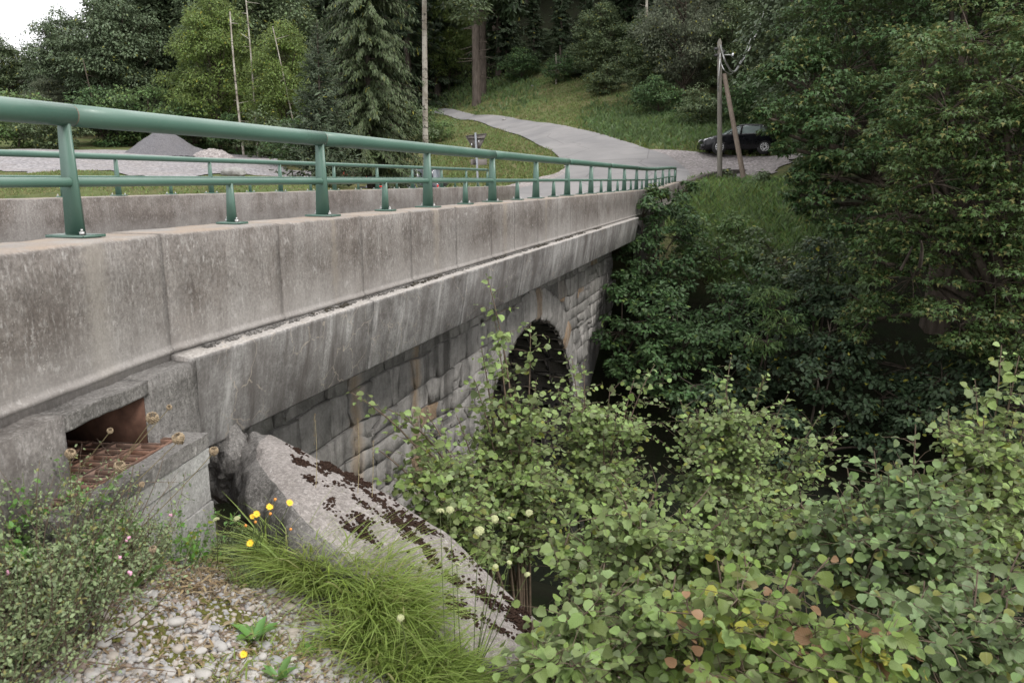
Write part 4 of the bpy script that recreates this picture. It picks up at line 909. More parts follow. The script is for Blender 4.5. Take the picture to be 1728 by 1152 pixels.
T_dark = [broadleaf(100 + i, 10, 4.2, 200, 200, 0.22, L_dark, base=0.04) for i in range(2)]
T_mid = broadleaf(110, 10, 3.6, 170, 190, 0.21, L_mid, base=0.06)
T_bright = broadleaf(120, 10, 4.4, 170, 190, 0.20, L_bright, base=0.02, shape=1.6)
T_willow = broadleaf(130, 10, 3.8, 150, 170, 0.18, L_willow, base=0.10, shape=1.4)
T_fir = [conifer(140 + i, 20, 3.6, L_forest, h0=0.10, step=0.62, nb=6, seg=7, tw=5, tl=0.75, droop=0.30, hang=0.8) for i in range(2)]
T_bush = [broadleaf(150, 3, 2.1, 60, 110, 0.17, L_under, base=-0.05, crad=0.3), broadleaf(151, 3, 2.2, 60, 110, 0.16, L_under2, base=-0.05, crad=0.3), broadleaf(152, 3, 2.0, 60, 100, 0.17, L_mid, base=-0.05, crad=0.3)]

def tree_at(name, meshes, u, Y, h, H0, label, group=None, wide=1.0, cat='tree', dz=0.0, vtop=None):
    x = at(u, 250, Y)[0]; z = gz(x, Y) + dz
    if vtop is not None: h = max(2.5, at(u, vtop, Y)[2] - z) / 0.97
    s_ = h / H0
    return plant_tree(name, meshes, (x, Y, z), label, cat, group, s_ * wide, None, s_)
# left edge of the wood, one by one
tree_at('broadleaf_tree', T_willow, -70, 74, 12, 10, 'grey green tree at the far left edge, lowest against the sky', wide=1.0, vtop=85)
tree_at('broadleaf_tree', T_mid, 20, 80, 12.5, 10, 'rounded grey green tree second from the left, its top against the white sky', vtop=62)
tree_at('broadleaf_tree', T_willow, 92, 73, 8.5, 10, 'loose olive green tree low in front of the big dark crowns at the left', wide=1.1, vtop=130)
tree_at('broadleaf_tree', T_dark[0], 118, 76, 15, 10, 'tall dark green tree rising behind the left end of the gravel yard, beside the sky', wide=.7, vtop=22)
tree_at('broadleaf_tree', T_dark[1], 215, 74, 18.5, 10, 'biggest dark rounded tree right behind the grey gravel pile', wide=0.8, vtop=-15)
tree_at('broadleaf_tree', T_bright, 372, 66, 11.5, 10, 'bright yellow green tree leaning over the yard right of the gravel pile', wide=0.78)
tree_at('broadleaf_tree', T_bright, 490, 62, 9.5, 10, 'bright green small tree between the thin pale trunks and the young spruce', wide=0.75)
tree_at('broadleaf_tree', T_mid, 440, 78, 15, 10, 'mid green tree behind the thin pale trunks')
tree_at('broadleaf_tree', T_dark[0], 320, 84, 19, 10, 'dark tree filling the gap above the bright yellow green tree')
tree_at('broadleaf_tree', T_bright, 760, 92, 12, 10, 'light green tree glowing in the wood between pale trunk and big brown trunk', wide=0.6)
tree_at('broadleaf_tree', T_willow, 1150, 58, 10.5, 10, 'slender grey green tree at the forest edge left of the utility pole', wide=0.75)
tree_at('broadleaf_tree', T_willow, 1345, 66, 17, 10, 'pale grey willow like tree whose top shows above the maple', wide=0.8)
tree_at('broadleaf_tree', T_mid, 1010, 70, 6.5, 10, 'low bushy tree at the dark forest edge above the middle of the slope')
tree_at('broadleaf_tree', T_mid, 1090, 60, 6.0, 10, 'bushy tree beside the slender grey green tree, left of it')
tree_at('broadleaf_tree', T_mid, 1235, 57, 6.5, 10, 'bushy tree directly behind the utility pole')
for (u, Y, vt, k_, lb) in [(855, 88, -60, 0, 'dark conifer right of the big brown trunk'), (900, 84, -40, 1, 'dark conifer standing back in the gap above the top of the slope'), (945, 80, -70, 0, 'dark conifer above the middle of the slope'), (985, 75, -50, 1, 'dark conifer left of the low bushy tree at the forest edge'), (1050, 72, -80, 0, 'dark conifer between the low bushy trees'), (770, 96, -60, 1, 'dark conifer behind the light green tree in the wood')]:
    x = at(u, 250, Y)[0]; z = gz(x, Y); h = at(u, vt, Y)[2] - z; plant_tree('conifer_tree', T_fir[k_], (x, Y, z - .3), lb, 'tree', None, h / 20 * 1.15, u * .1, h / 20)
for (u, Y, vt, lb) in [(870, 90, 70, 'dark broad leaved undergrowth tree right behind the big brown trunk'), (920, 86, 50, 'dark undergrowth tree in the shade above the slope, left'), (970, 82, 60, 'dark undergrowth tree in the shade above the slope, right'), (835, 94, 60, 'dark undergrowth tree deep in the wood')]:
    tree_at('broadleaf_tree', T_dark[u % 2], u, Y, 5, 10, lb, vtop=vt)
# bushes at the foot of the wood
for (u, Y, h, k, lb) in [(30, 62, 4.5, 1, 'olive green bush at the left end of the gravel yard'), (95, 60, 3.2, 2, 'dark bush left of the grey gravel pile'), (180, 66, 4.5, 0, 'dark green bush directly left behind the gravel pile'),
                         (250, 67, 5.0, 1, 'lighter bush peeping over the top of the gravel pile'), (330, 64, 3.8, 0, 'dark bush behind the pale rubble heap'), (400, 62, 3.0, 0, 'low dark bush right of the pale rubble heap'), (455, 58, 3.2, 2, 'low bush under the thin pale trunks'),
                         (505, 52, 2.8, 0, 'dark bush left of the young spruce'), (680, 58, 3.6, 2, 'grey green bush left of the foot of the pale trunk'), (655, 50, 2.6, 2, 'greyish bush behind the dark off road car'), (720, 62, 2.8, 1, 'green bush at the foot of the pale spotted trunk'),
                         (1020, 66, 2.4, 2, 'light leaved bush at the edge of the dark wood above the slope'), (880, 82, 3.0, 0, 'dark bush right of the foot of the big brown trunk'), (950, 76, 2.6, 0, 'dark bush in the shade at the upper edge of the slope'), (1110, 55, 2.6, 0, 'dark bush at the foot of the slender grey green tree'), (1180, 51, 2.2, 2, 'grey green bush left behind the utility pole'), (1270, 50, 3.0, 0, 'dark green bush behind the black car')]:
    tree_at('bush', T_bush[k], u, Y, h, 3, lb, cat='bush')
# thin pale trunks and dead poles of the wood edge
def bare_trunk(name, u0, v0, Y0, u1, v1, Y1, r0, mat, label, cat='tree'):
    a = at(u0, v0, Y0); a[2] = min(a[2], gz(a[0], a[1])) - .2; b = at(u1, v1, Y1); r_ = np.random.default_rng(int(u0)); mid = (a + b) / 2 + r_.normal(size=3) * [0.15, 0.1, 0]
    root = empty(name, a, label, cat); P = bez(a, mid, b, 12); paths = [(P, np.linspace(r0, r0 * 0.55, 12))]
    for i in range(9):
        f = 0.25 + 0.7 * r_.random(); q = a * (1 - f) + b * f; d = unit(r_.normal(size=3) * [1, 1, .3] + [0, 0, .2]); paths.append((np.array([q, q + d * (0.3 + r_.random() * 0.9)]), np.array([0.025, 0.008])))
    link('trunk', tubes('trunk', paths, mat, 8), root); return root
bare_trunk('bare_tree', 408, 205, 60, 388, 20, 60, 0.09, M_birch, 'thin pale trunk leaning left in front of the wood, left one of the pair')
bare_trunk('bare_tree', 431, 200, 61, 412, -30, 61, 0.075, M_birch, 'thin pale trunk leaning left in front of the wood, right one of the pair')
bare_trunk('bare_tree', 500, 120, 60, 460, 45, 60, 0.06, M_birch, 'short pale dead stem tilted left above the bright green small tree')
bare_trunk('bare_tree', 172, 190, 66, 140, 100, 66, 0.06, M_bark, 'thin grey stem tilted left in front of the biggest dark tree')
bare_trunk('bare_tree', 1091, 160, 62, 1092, -60, 62, 0.13, M_birch, 'thin grey trunk standing straight in the dark wood left of the utility pole')
bare_trunk('bare_tree', 938, 150, 76, 938, 90, 76, 0.10, M_birch, 'short thin grey trunk low in the dark wood, left of the pair')
bare_trunk('bare_tree', 955, 150, 77, 955, 95, 77, 0.09, M_birch, 'short thin grey trunk low in the dark wood, right of the pair')
# big pale spotted trunk and its crown above the picture
pb = at(717, 252, 44); pb[2] = gz(pb[0], 44); broot = empty('pale_spotted_tree', pb, 'tall straight pale trunk with dark spots standing just right of the big spruce', 'tree')
P_ = np.array([pb + [0, 0, -.3], at(717, 120, 44), at(716, 0, 44), at(714, -120, 44)]); link('trunk', tubes('trunk', [(P_, [0.16, 0.135, 0.12, 0.08])], M_birch, 12), broot)
r_ = np.random.default_rng(5); cl_ = []
for i in range(46):
    C = at(725 + 60 * r_.normal(), -60 - 120 * r_.random(), 44 + 1.6 * r_.normal()); cl_.append(clump_leaves(r_, C, 0.8, 110))
for (u, v) in [(790, 30), (780, 5), (800, 15)]:
    cl_.append(clump_leaves(r_, at(u, v, 44), 0.9, 220))
link('crown', leaf_mesh('crown', 'quad', np.concatenate([c[0] for c in cl_]), np.concatenate([c[1] for c in cl_]), np.concatenate([c[2] for c in cl_]), 0.22 * (0.7 + .6 * r_.random(sum(len(c[0]) for c in cl_))), L_mid, r_), broot)
# spruces in front of the wood
big = conifer(160, 17.5, 3.0, L_spruce, h0=0.05, step=0.26, nb=10, seg=10, tw=12, tl=0.30, droop=0.46, power=0.55, tipup=0.12, hang=1.7, trunk_r=0.012)
x0 = at(625, 250, 38)[0]; plant_tree('spruce_tree', big, (x0, 38, gz(x0, 38)), 'tall dark spruce with drooping branches standing behind the far railing', 'tree', None, 1.0, 0.3)
sm = conifer(170, 6.2, 1.75, L_spruce2, h0=0.03, step=0.20, nb=8, seg=8, tw=6, tl=0.30, droop=-0.12, power=0.9, tipup=0.12, hang=0.05, trunk_r=0.012)
x0 = at(543, 250, 33)[0]; plant_tree('spruce_tree', sm, (x0, 33, gz(x0, 33)), 'small young grey green spruce with a bare leader, left of the tall spruce', 'tree', None, 1.0, 0.9, 1.03)
# the two brown trunks on the slope
for (u, Y, r0, lb) in ((804, 79, 0.42, 'big brown bare lower trunk of a spruce at the top of the grass slope'), (815, 82, 0.36, 'dark trunk half hidden right behind the big brown trunk')):
    x0 = at(u, 150, Y)[0]; z0 = gz(x0, Y); rt = empty('spruce_tree', (x0, Y, z0), lb, 'tree'); a = np.array([x0, Y, z0 - .4]); pp = [(np.array([a, a + [0, 0, 1], a + [0, 0, 12], a + [0.1, 0, 26]]), [r0 * 1.2, r0, r0 * .85, r0 * .4])]
    q = np.random.default_rng(int(u))
    for i in range(26):
        zb = 2.5 + 9 * q.random(); d = unit(q.normal(size=3) * [1, 1, .1]); pp.append((np.array([a + [0, 0, zb], a + [0, 0, zb - .1] + d * (0.8 + 1.3 * q.random())]), [0.05, 0.015]))
    link('trunk', tubes('trunk', pp, M_sbark, 10), rt); cc = []
    for i in range(60):
        an = q.random() * 6.28; zz_ = 9.5 + 14 * q.random(); rr = 3.6 * q.random() ** .5; cc.append(clump_leaves(q, a + [rr * math.cos(an), rr * math.sin(an), zz_ - .25 * rr], 1.2, 100, 0.5, 1, 0.8))
    link('crown', leaf_mesh('crown', 'needle', np.concatenate([c[0] for c in cc]), np.concatenate([c[1] for c in cc]), np.concatenate([c[2] for c in cc]), 0.75 * (0.7 + .6 * q.random(sum(len(c[0]) for c in cc))), L_forest, q), rt)
# the wood itself
q = np.random.default_rng(11); fl = np.array([p for p in [(q.uniform(-100, 105), q.uniform(56, 135)) for _ in range(900)]]); keep = []
for x, y in fl:
    lim = np.interp(x, edge_x, edge_y) + 3
    if y < lim: continue
    if any((x - a_) ** 2 + (y - b_) ** 2 < (3.4 + 0.02 * y) ** 2 for a_, b_ in keep): continue
    if 864 + F * x / y < 270: continue
    keep.append((x, y))
for x, y in keep:
    u = 864 + F * x / y; kf = q.random(); dist_edge = y - np.interp(x, edge_x, edge_y)
    if u < 560 and kf < 0.55:
        ms, H0, h = (T_dark[q.integers(2)] if kf < .35 else T_mid), 10, 13 + 5 * q.random()
        plant_tree('forest_tree', ms, (x, y, gz(x, y) - .3), 'broad leaved tree of the wood on the hillside', 'tree', 'broad leaved trees of the wooded hillside', h / H0 * .85, q.random() * 6.28, h / H0)
    else:
        h = 17 + 8 * q.random(); plant_tree('forest_tree', T_fir[q.integers(2)], (x, y, gz(x, y) - .3), 'dark conifer of the wood on the hillside', 'tree', 'dark conifers of the wooded hillside', h / 20 * 1.1, q.random() * 6.28, h / 20)
for (x, y, h) in [(-76, 86, 9), (-86, 96, 9)]:
    plant_tree('forest_tree', T_mid, (x, y, gz(x, y)), 'broad leaved tree of the wood on the hillside', 'tree', 'broad leaved trees of the wooded hillside', h / 10, q.random() * 6.28)
# trees added on the right, mostly outside the frame, to shade the ravine
for i, (x, y, h) in enumerate([(17, 22, 14), (20, 30, 16), (15, 13, 11), (24, 24, 15), (26, 36, 16), (21, 14, 13), (29, 18, 14), (33, 45, 15), (22, 42, 14), (16, 36, 12), (36, 30, 16)]):
    plant_tree('shade_tree', T_dark[i % 2], (x, y, gz(x, y) - .5), 'dark tree added to shade the ravine beyond the maples at the right edge', 'tree', 'added trees shading the ravine', h / 10, q.random() * 6.28)

# ------------------------------------------------------------------ maples over the ravine
def maple(name, label, base, lobes, mat, seed, nper=17, nleaf=138, ls=0.076):
    q = np.random.default_rng(seed); root = empty(name, base, label, 'tree'); P, D, Nn = [], [], []; paths = []
    fork = np.asarray(base) + [0, 0, 2.2]; paths.append((np.array([np.asarray(base) + [0, 0, -.4], np.asarray(base) + [0.05, 0, 1], fork]), [0.34, 0.27, 0.24]))
    for (u, v, Y, rd) in lobes:
        C = at(u, v, Y); paths.append((bez(fork + q.normal(size=3) * .1, (fork + C) / 2 + [0, 0, 0.5], C, 9), np.linspace(0.12, 0.025, 9)))
        for j in range(nper):
            d = randdir(q, 1)[0]; c = C + d * rd * (0.35 + 0.65 * q.random() ** .5) * [1, 1, .85]; paths.append((bez(C, (C + c) / 2 + [0, 0, .1], c, 4), np.linspace(0.012, 0.004, 4)))
            p, dd, nn = clump_leaves(q, c, rd * (0.28 + .22 * q.random()), int(nleaf * rd * (0.7 + .6 * q.random())), 0.5, 1, 0.5); P.append(p); D.append(dd); Nn.append(nn)
    P = np.concatenate(P); link('branches', tubes('branches', paths, M_bark, 6), root)
    link('crown', leaf_mesh('crown', 'maple', P, np.concatenate(D), np.concatenate(Nn), ls * (0.65 + .7 * q.random(len(P))), mat, q), root)
lobA = [(1352, 105, 16.5, .55), (1300, 120, 16.5, .26), (1310, 205, 16, .40), (1365, 150, 16.5, 1.0), (1380, 255, 16, .5), (1430, 120, 17, 1.3), (1420, 20, 17.5, 1.2), (1480, -60, 17.5, 1.5), (1530, 40, 17.5, 1.5), (1430, 210, 16, 1.1), (1520, 150, 17, 1.4), (1412, 300, 15.5, .7), (1470, 300, 16, 1.1), (1610, -80, 17, 1.8), (1650, 20, 17.5, 1.6), (1740, -60, 17, 1.8), (1545, 260, 17, 1.2), (1375, 350, 16, .35), (1348, 300, 16, .24), (1345, 330, 15.8, .24), (1285, 195, 15.8, .18), (1322, 248, 15.8, .2), (1312, 222, 15.8, .15), (1500, -200, 17, 1.8), (1650, -250, 17, 2), (1800, -200, 17, 2.2), (1440, 380, 15.5, .5), (1850, 60, 17, 2)]
ba = at(1590, 420, 17.5); ba[2] = gz(ba[0], ba[1]); maple('maple_tree', 'large maple whose branches reach left over the black car and the slope', ba, lobA, L_maple, 31)
lobB = [(1560, 120, 13.5, .8), (1640, 70, 13.5, .85), (1690, 140, 13, .85), (1600, 190, 13, .8), (1660, 230, 13, .85), (1540, 240, 13.5, .7), (1720, 260, 13, .8), (1570, 310, 13.2, .75), (1640, 340, 13, .8), (1700, 380, 13, .8), (1520, 370, 13.8, .65), (1790, 130, 13, 1), (1790, 330, 13, 1), (1600, 420, 13.5, .75), (1680, 480, 13, .8), (1540, 470, 13.8, .7), (1620, 550, 13, .7), (1760, 560, 13, .9), (1480, 440, 14.2, .6), (1470, 540, 14.2, .55), (1710, 600, 12.5, .6)]
bb = at(1700, 700, 13.5); bb[2] = gz(bb[0], bb[1]); maple('maple_tree', 'nearer maple at the right edge with yellowish green sunlit leaves', bb, lobB, L_maple2, 32, ls=0.063)
# undergrowth on the far bank: leafy mounds seen one by one
def mound(name, label, lobes, mat, seed, kind='oval', ls=0.10, nleaf=150, group=None, nper=9):
    q = np.random.default_rng(seed); C0 = at(*lobes[0][:3]); base = np.array([C0[0], C0[1], gz(C0[0], C0[1])]); root = empty(name, base, label, 'bush', group); P, D, Nn = [], [], []; paths = []
    for (u, v, Y, rd) in lobes:
        C = at(u, v, Y); paths.append((bez(base + q.normal(size=3) * .15, (base + C) / 2 + [0, 0, .3], C, 7), np.linspace(0.035, 0.01, 7)))
        for j in range(nper):
            d = randdir(q, 1)[0]; c = C + d * rd * (0.4 + 0.6 * q.random() ** .5) * [1, 1, .9]; paths.append((np.array([C, c]), [0.012, 0.004]))
            p, dd, nn = clump_leaves(q, c, rd * (0.3 + .25 * q.random()), int(nleaf * rd * (0.7 + .6 * q.random())), 0.55, 1, 0.4); P.append(p); D.append(dd); Nn.append(nn)
    P = np.concatenate(P); link('stems', tubes('stems', paths, M_bark, 5), root)
    link('foliage', leaf_mesh('foliage', kind, P, np.concatenate(D), np.concatenate(Nn), ls * (0.65 + .7 * q.random(len(P))), mat, q), root); return root
mound('bush', 'dark green bush growing up against the parapet where the edge beam ends', [(1085, 365, 19, .55), (1070, 420, 18.5, .5), (1120, 350, 20, .6), (1140, 400, 19, .7), (1095, 455, 18, .55), (1060, 480, 17.5, .45), (1125, 470, 18, .6)], L_under, 41)
mound('bush', 'light green bush on the slope just below the curved dark wall', [(1185, 400, 21, .75), (1215, 440, 20, .8), (1160, 445, 19.5, .6), (1250, 400, 22, .7)], L_under2, 42)
mound('bush', 'dark bush hanging over the stream right beside the arch shadow', [(1050, 500, 17, .4), (1045, 560, 16.5, .4), (1055, 620, 15.6, .35), (1100, 540, 16, .6), (1140, 520, 16.5, .6), (1090, 600, 15.5, .45), (1150, 590, 15.5, .6), (1120, 640, 15, .5), (1170, 650, 14.5, .5)], L_under, 43)
mound('bush', 'mid green bush halfway down the far bank under the maple tips', [(1230, 520, 17, .7), (1270, 480, 18, .7), (1210, 580, 16, .55), (1270, 570, 16, .55), (1320, 520, 17, .6)], L_under, 44)
mound('bush', 'yellowish spray of ash like leaves in the middle of the far bank', [(1300, 505, 15.6, .32), (1325, 545, 15.2, .3), (1290, 575, 15, .28)], L_under2, 45, 'lance', 0.13)
mound('bush', 'bush with loose branches under the left maple, right of the green slope', [(1330, 440, 19, .8), (1380, 470, 18, .7), (1300, 420, 21, .7), (1390, 420, 18.5, .6)], L_mid, 46)
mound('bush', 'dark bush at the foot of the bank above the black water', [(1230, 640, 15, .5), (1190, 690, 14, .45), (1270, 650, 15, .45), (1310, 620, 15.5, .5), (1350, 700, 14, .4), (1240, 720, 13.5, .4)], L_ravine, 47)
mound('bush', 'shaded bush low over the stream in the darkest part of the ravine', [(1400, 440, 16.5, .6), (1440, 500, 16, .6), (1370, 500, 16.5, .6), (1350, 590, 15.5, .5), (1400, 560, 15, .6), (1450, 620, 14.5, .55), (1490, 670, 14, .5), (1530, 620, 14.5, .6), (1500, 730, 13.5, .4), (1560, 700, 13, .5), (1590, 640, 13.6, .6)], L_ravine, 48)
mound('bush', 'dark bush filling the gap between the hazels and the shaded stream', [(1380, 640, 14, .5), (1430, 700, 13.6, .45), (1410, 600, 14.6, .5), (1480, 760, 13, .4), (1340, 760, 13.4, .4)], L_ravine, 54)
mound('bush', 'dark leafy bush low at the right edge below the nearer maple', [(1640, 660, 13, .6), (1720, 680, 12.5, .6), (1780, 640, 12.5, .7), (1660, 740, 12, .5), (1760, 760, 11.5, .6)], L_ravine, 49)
mound('bush', 'small bush at the foot of the utility pole', [(1225, 298, 33.5, .35), (1205, 303, 33.5, .3), (1245, 308, 33, .3)], L_mid, 50, ls=.12)
mound('bush', 'tall weeds at the foot of the curved dark wall', [(1160, 325, 28, .4), (1145, 335, 27.5, .35), (1175, 330, 29, .35)], L_under, 51, ls=.12)
mound('bush', 'leafy twigs sticking up over the top of the parapet near its end', [(1110, 335, 20.3, .28), (1098, 318, 20.3, .16), (1118, 322, 20.5, .15)], L_under2, 52, ls=.10, nper=6)
mound('bush', 'weedy bush between the dark wall and the maple tips', [(1290, 305, 30, .5), (1320, 330, 28, .6), (1345, 360, 26, .6)], L_mid, 53, ls=.12)
# fallen dead branches in the undergrowth
def stick(u0, v0, u1, v1, Y, r0, lb):
    a, b = at(u0, v0, Y), at(u1, v1, Y - .5); root = empty('dead_branch', a, lb, 'branch'); link('branch', tubes('branch', [(bez(a, (a + b) / 2 + [.05, 0, .1], b, 6), np.linspace(r0, r0 * .5, 6))], M_sbark, 6), root)
stick(1552, 450, 1553, 405, 12.6, .03, 'short pale broken upright branch among the right maple leaves')
stick(1520, 455, 1540, 415, 12.8, .025, 'dead branch tilted right beside the pale broken one')

# ------------------------------------------------------------------ grass on the slopes (uncountable)
def tufts(name, regions, n, h, wd, mat, seed, per=3, roads=True):
    q = np.random.default_rng(seed); P = []
    tot = sum(r[4] for r in regions)
    for (u0, v0, u1, v1, wt) in regions:
        m = int(n * wt / tot); U = q.uniform(u0, u1, m); Vv = q.uniform(v0, v1, m)
        P.append(np.array([on_ground(a_, b_) for a_, b_ in zip(U[::8], Vv[::8])]))
    B = np.concatenate(P); B = np.repeat(B, 8, 0); sp = np.clip(B[:, 1:2] * 0.012, .08, 2); B = B + q.normal(size=B.shape) * np.c_[sp, sp * 4, 0 * sp]; B[:, 2] = ground(B[:, 0], B[:, 1]) - .02; B = B[~on_roads(B[:, 0], B[:, 1])]; B = np.repeat(B, per, 0); B += q.normal(size=B.shape) * [0.06, 0.06, 0]
    n_ = len(B); D = unit(q.normal(size=(n_, 3)) * [.45, .45, .1] + [0, 0, 1]); hh = h * (0.5 + q.random(n_)); side = unit(np.cross(D, q.normal(size=(n_, 3)))); w_ = wd * (0.6 + .8 * q.random(n_))[:, None]
    tip = B + D * hh[:, None] + unit(q.normal(size=(n_, 3)) * [1, 1, 0]) * hh[:, None] * .35; mid = B + D * hh[:, None] * .55
    V = np.stack([B - side * w_, B + side * w_, mid + side * w_ * .8, tip, mid - side * w_ * .8], 1).reshape(-1, 3); o = (np.arange(n_) * 5)[:, None]
    return link(name, mk(name, V, np.array([[0, 1, 2, 3, 4]]) + o, mat, False, rnd=np.repeat(q.random(n_), 5)), G, kind='stuff')
tufts('meadow_grass', [(730, 140, 1000, 205, 3), (960, 175, 1200, 255, 4), (1180, 225, 1330, 250, 1.5), (725, 200, 950, 312, 3.5)], 15000, 0.17, 0.022, L_meadow, 61, 4)
tufts('bank_grass', [(1150, 305, 1330, 400, 4), (1190, 380, 1300, 440, 1.5)], 7000, 0.24, 0.014, L_bank, 62, 5)
tufts('bank_weeds', [(1150, 310, 1350, 400, 4), (1250, 380, 1420, 470, 2)], 1500, 0.30, 0.05, L_under2, 65, 3)
tufts('verge_grass', [(-40, 300, 560, 322, 3), (-40, 284, 120, 300, 1)], 4500, 0.07, 0.012, L_meadow, 63)
tufts('slope_weeds', [(1000, 190, 1330, 240, 3), (730, 140, 900, 165, 1)], 4500, 0.38, 0.05, L_under2, 64, 3)
# ------------------------------------------------------------------ hazel shrubs in front of the arch
_T, _F, _U = leaf_template('hazel')
def leaf_variants(mat, n=4, nm='leaf'):
    out = []
    for i in range(n):
        r_ = np.random.default_rng(200 + i); V = _T.copy(); x, y = V[:, 0], V[:, 1]; V[:, 2] = V[:, 2] * (0.5 + r_.random()) + 0.05 * np.sin(6 * x + i) * np.abs(y) * 2 - (0.1 * r_.random()) * x * x; V[:, 1] *= 0.88 + .25 * r_.random()
        V[:, 2] += 0.12 * r_.normal() * y
        by = {}
        for f in _F: by.setdefault(len(f), []).append(f)
        out.append(mk(nm, V, [np.array(b) for b in by.values()], mat, False, uv=_U))
    return out
def in_view(P, pad=20):
    dep = P[:, 1] * CP - P[:, 2] * SP; u = 864 + F * P[:, 0] / np.maximum(dep, .01); v = 576 - F * (P[:, 1] * SP + P[:, 2] * CP) / np.maximum(dep, .01)
    return (dep > .3) & (u > -pad) & (u < 1728 + pad) & (v > -pad) & (v < 1152 + pad), dep
def hazel(label, base, tips, mats, seed, ls=0.056, fill=(), side=9, group=None, spacing=0.05, young=False, maxlen=0.5):
    """tips: silhouette shoots (u, v, Y); fill: (u, v, Y, du, dv, dY, n) boxes of further shoots"""
    q = np.random.default_rng(seed); base = np.asarray(base, float); root = empty('hazel_shrub', base, label, 'shrub', group)
    T = [(at(*t_), 1.0) for t_ in tips]
    for (u, v, Y, du, dv, dY, n) in fill:
        for _ in range(n): T.append((at(u + du * q.uniform(-1, 1), v + dv * q.uniform(-1, 1), Y + dY * q.uniform(-1, 1)), 0.8))
    stems = []; P, D, Nn, S, rn = [], [], [], [], []
    def put(path, dens, size0, size1):
        L = np.linalg.norm(np.diff(path, axis=0), axis=1).sum(); n = max(2, int(L / dens)); t = np.linspace(0, 1, len(path)); tt = np.linspace(0.08, 1.0, n)
        Q = np.stack([np.interp(tt, t, path[:, c]) for c in range(3)], -1); d = unit(np.gradient(Q, axis=0)) if n > 1 else unit(path[-1:] - path[:1])
        sd = unit(np.cross(d, [0, 0, 1.0]) + 1e-4) * np.where(np.arange(n) % 2 == 0, 1, -1)[:, None]
        dd = unit(sd * 0.9 + d * 0.45 + 0.35 * q.normal(size=(n, 3)) - [0, 0, 0.15]); nn = unit(np.array([0, 0, 1.0]) * 0.75 + 0.60 * q.normal(size=(n, 3)) - 0.15 * unit(Q))
        P.append(Q + dd * 0.012); D.append(dd); Nn.append(nn); S.append(np.linspace(size0, size1, n) * (0.55 + .75 * q.random(n)) * ls)
    nmain = 9; mains = []
    order = sorted(range(len(tips)), key=lambda i: -T[i][0][2]) + list(range(len(tips), len(T)))
    for i in order:
        tip, k = T[i]
        if len(mains) < nmain and i < len(tips) + 4:
            ctrl = base + (tip - base) * np.array([.35, .35, .75]) + q.normal(size=3) * .05; pth = bez(base + q.normal(size=3) * [.10, .10, 0], ctrl, tip, 14); mains.append(pth)
            link('stem', tubes('stem', [(pth, np.linspace(0.014, 0.0025, 14))], M_twig, 6), root)
        else:
            m = min(mains, key=lambda p_: np.linalg.norm(p_[int(len(p_) * .55)] - tip)); j = int(np.argmin(np.linalg.norm(m - tip, axis=1) + 0.6 * np.maximum(0, m[:, 2] - tip[2] + .15))); a = m[j]
            pth = bez(a, (a + tip) / 2 + [0, 0, -0.08] + q.normal(size=3) * .04, tip, 8); stems.append((pth, np.linspace(0.0055, 0.0014, 8)))
        Lp = np.linalg.norm(pth[-1] - pth[0]); st0 = max(0.0, 1 - maxlen * 1.6 / max(Lp, .01)); up = pth[int(len(pth) * st0):]
        if len(up) < 3: up = pth[-3:]
        put(up, spacing, 1.05, 0.55)
        for s_ in range(side if k == 1.0 else side - 2):
            f = 0.25 + 0.65 * s_ / side; a = up[int(f * (len(up) - 1))]; L = (0.14 + 0.26 * q.random()) * (1.15 - f * .8) * (maxlen / .5)
            dr = unit(q.normal(size=3) * [1, 1, 0.35] + [0, 0, .25]); b = a + dr * L; tw = bez(a, (a + b) / 2 + [0, 0, .03], b, 4); stems.append((tw, np.linspace(0.0022, 0.0008, 4))); put(tw, spacing * .8, 1.0, 0.6)
    link('twigs', tubes('twigs', stems, M_twig, 3), root)
    P, D, Nn, S = np.concatenate(P), np.concatenate(D), np.concatenate(Nn), np.concatenate(S); n = len(P)
    vis, dep = in_view(P); score = np.where(vis, S / dep * (1 + 0.25 * q.random(n)) * (1 + .5 * np.clip(P[:, 2] - P[:, 2].mean(), -.5, 1)), 0); o_ = np.argsort(-score)[:296]
    Rm = frames(D, Nn); vr = mats[1]
    for i in o_:
        o = bpy.data.objects.new('leaf', vr[q.integers(len(vr))]); col.objects.link(o); o.parent = root; M = np.eye(4); M[:3, :3] = Rm[i] * S[i]; M[:3, 3] = P[i] - base; o.matrix_local = Matrix(M.tolist())
    rest = np.setdiff1d(np.arange(n), o_); fo = link('foliage', leaf_mesh('foliage', 'hazel_lo', P[rest], D[rest], Nn[rest], S[rest], mats[0], q), root, kind='stuff'); return n
HZ = (L_hazel, leaf_variants(L_hazel)); HB = (L_hazelblue, leaf_variants(L_hazelblue)); HY = (L_hazelred, leaf_variants(L_hazelred))
def gb(u, v, Y, dz=0.0): p = at(u, v, Y); return (p[0], p[1], gz(p[0], p[1]) + dz)
cnt = 0
cnt += hazel('hazel shrub whose arching shoots reach furthest left, in front of the stone wall', gb(850, 900, 5.0),
      [(592, 662, 4.5), (655, 690, 4.6), (690, 745, 4.6), (640, 760, 4.5), (720, 700, 5.2), (700, 820, 4.4), (760, 760, 5.0), (770, 700, 5.4)],
      HZ, 71, fill=[(760, 830, 4.7, 80, 60, .5, 22), (830, 900, 4.5, 60, 60, .5, 22), (700, 800, 4.6, 50, 40, .2, 6)])
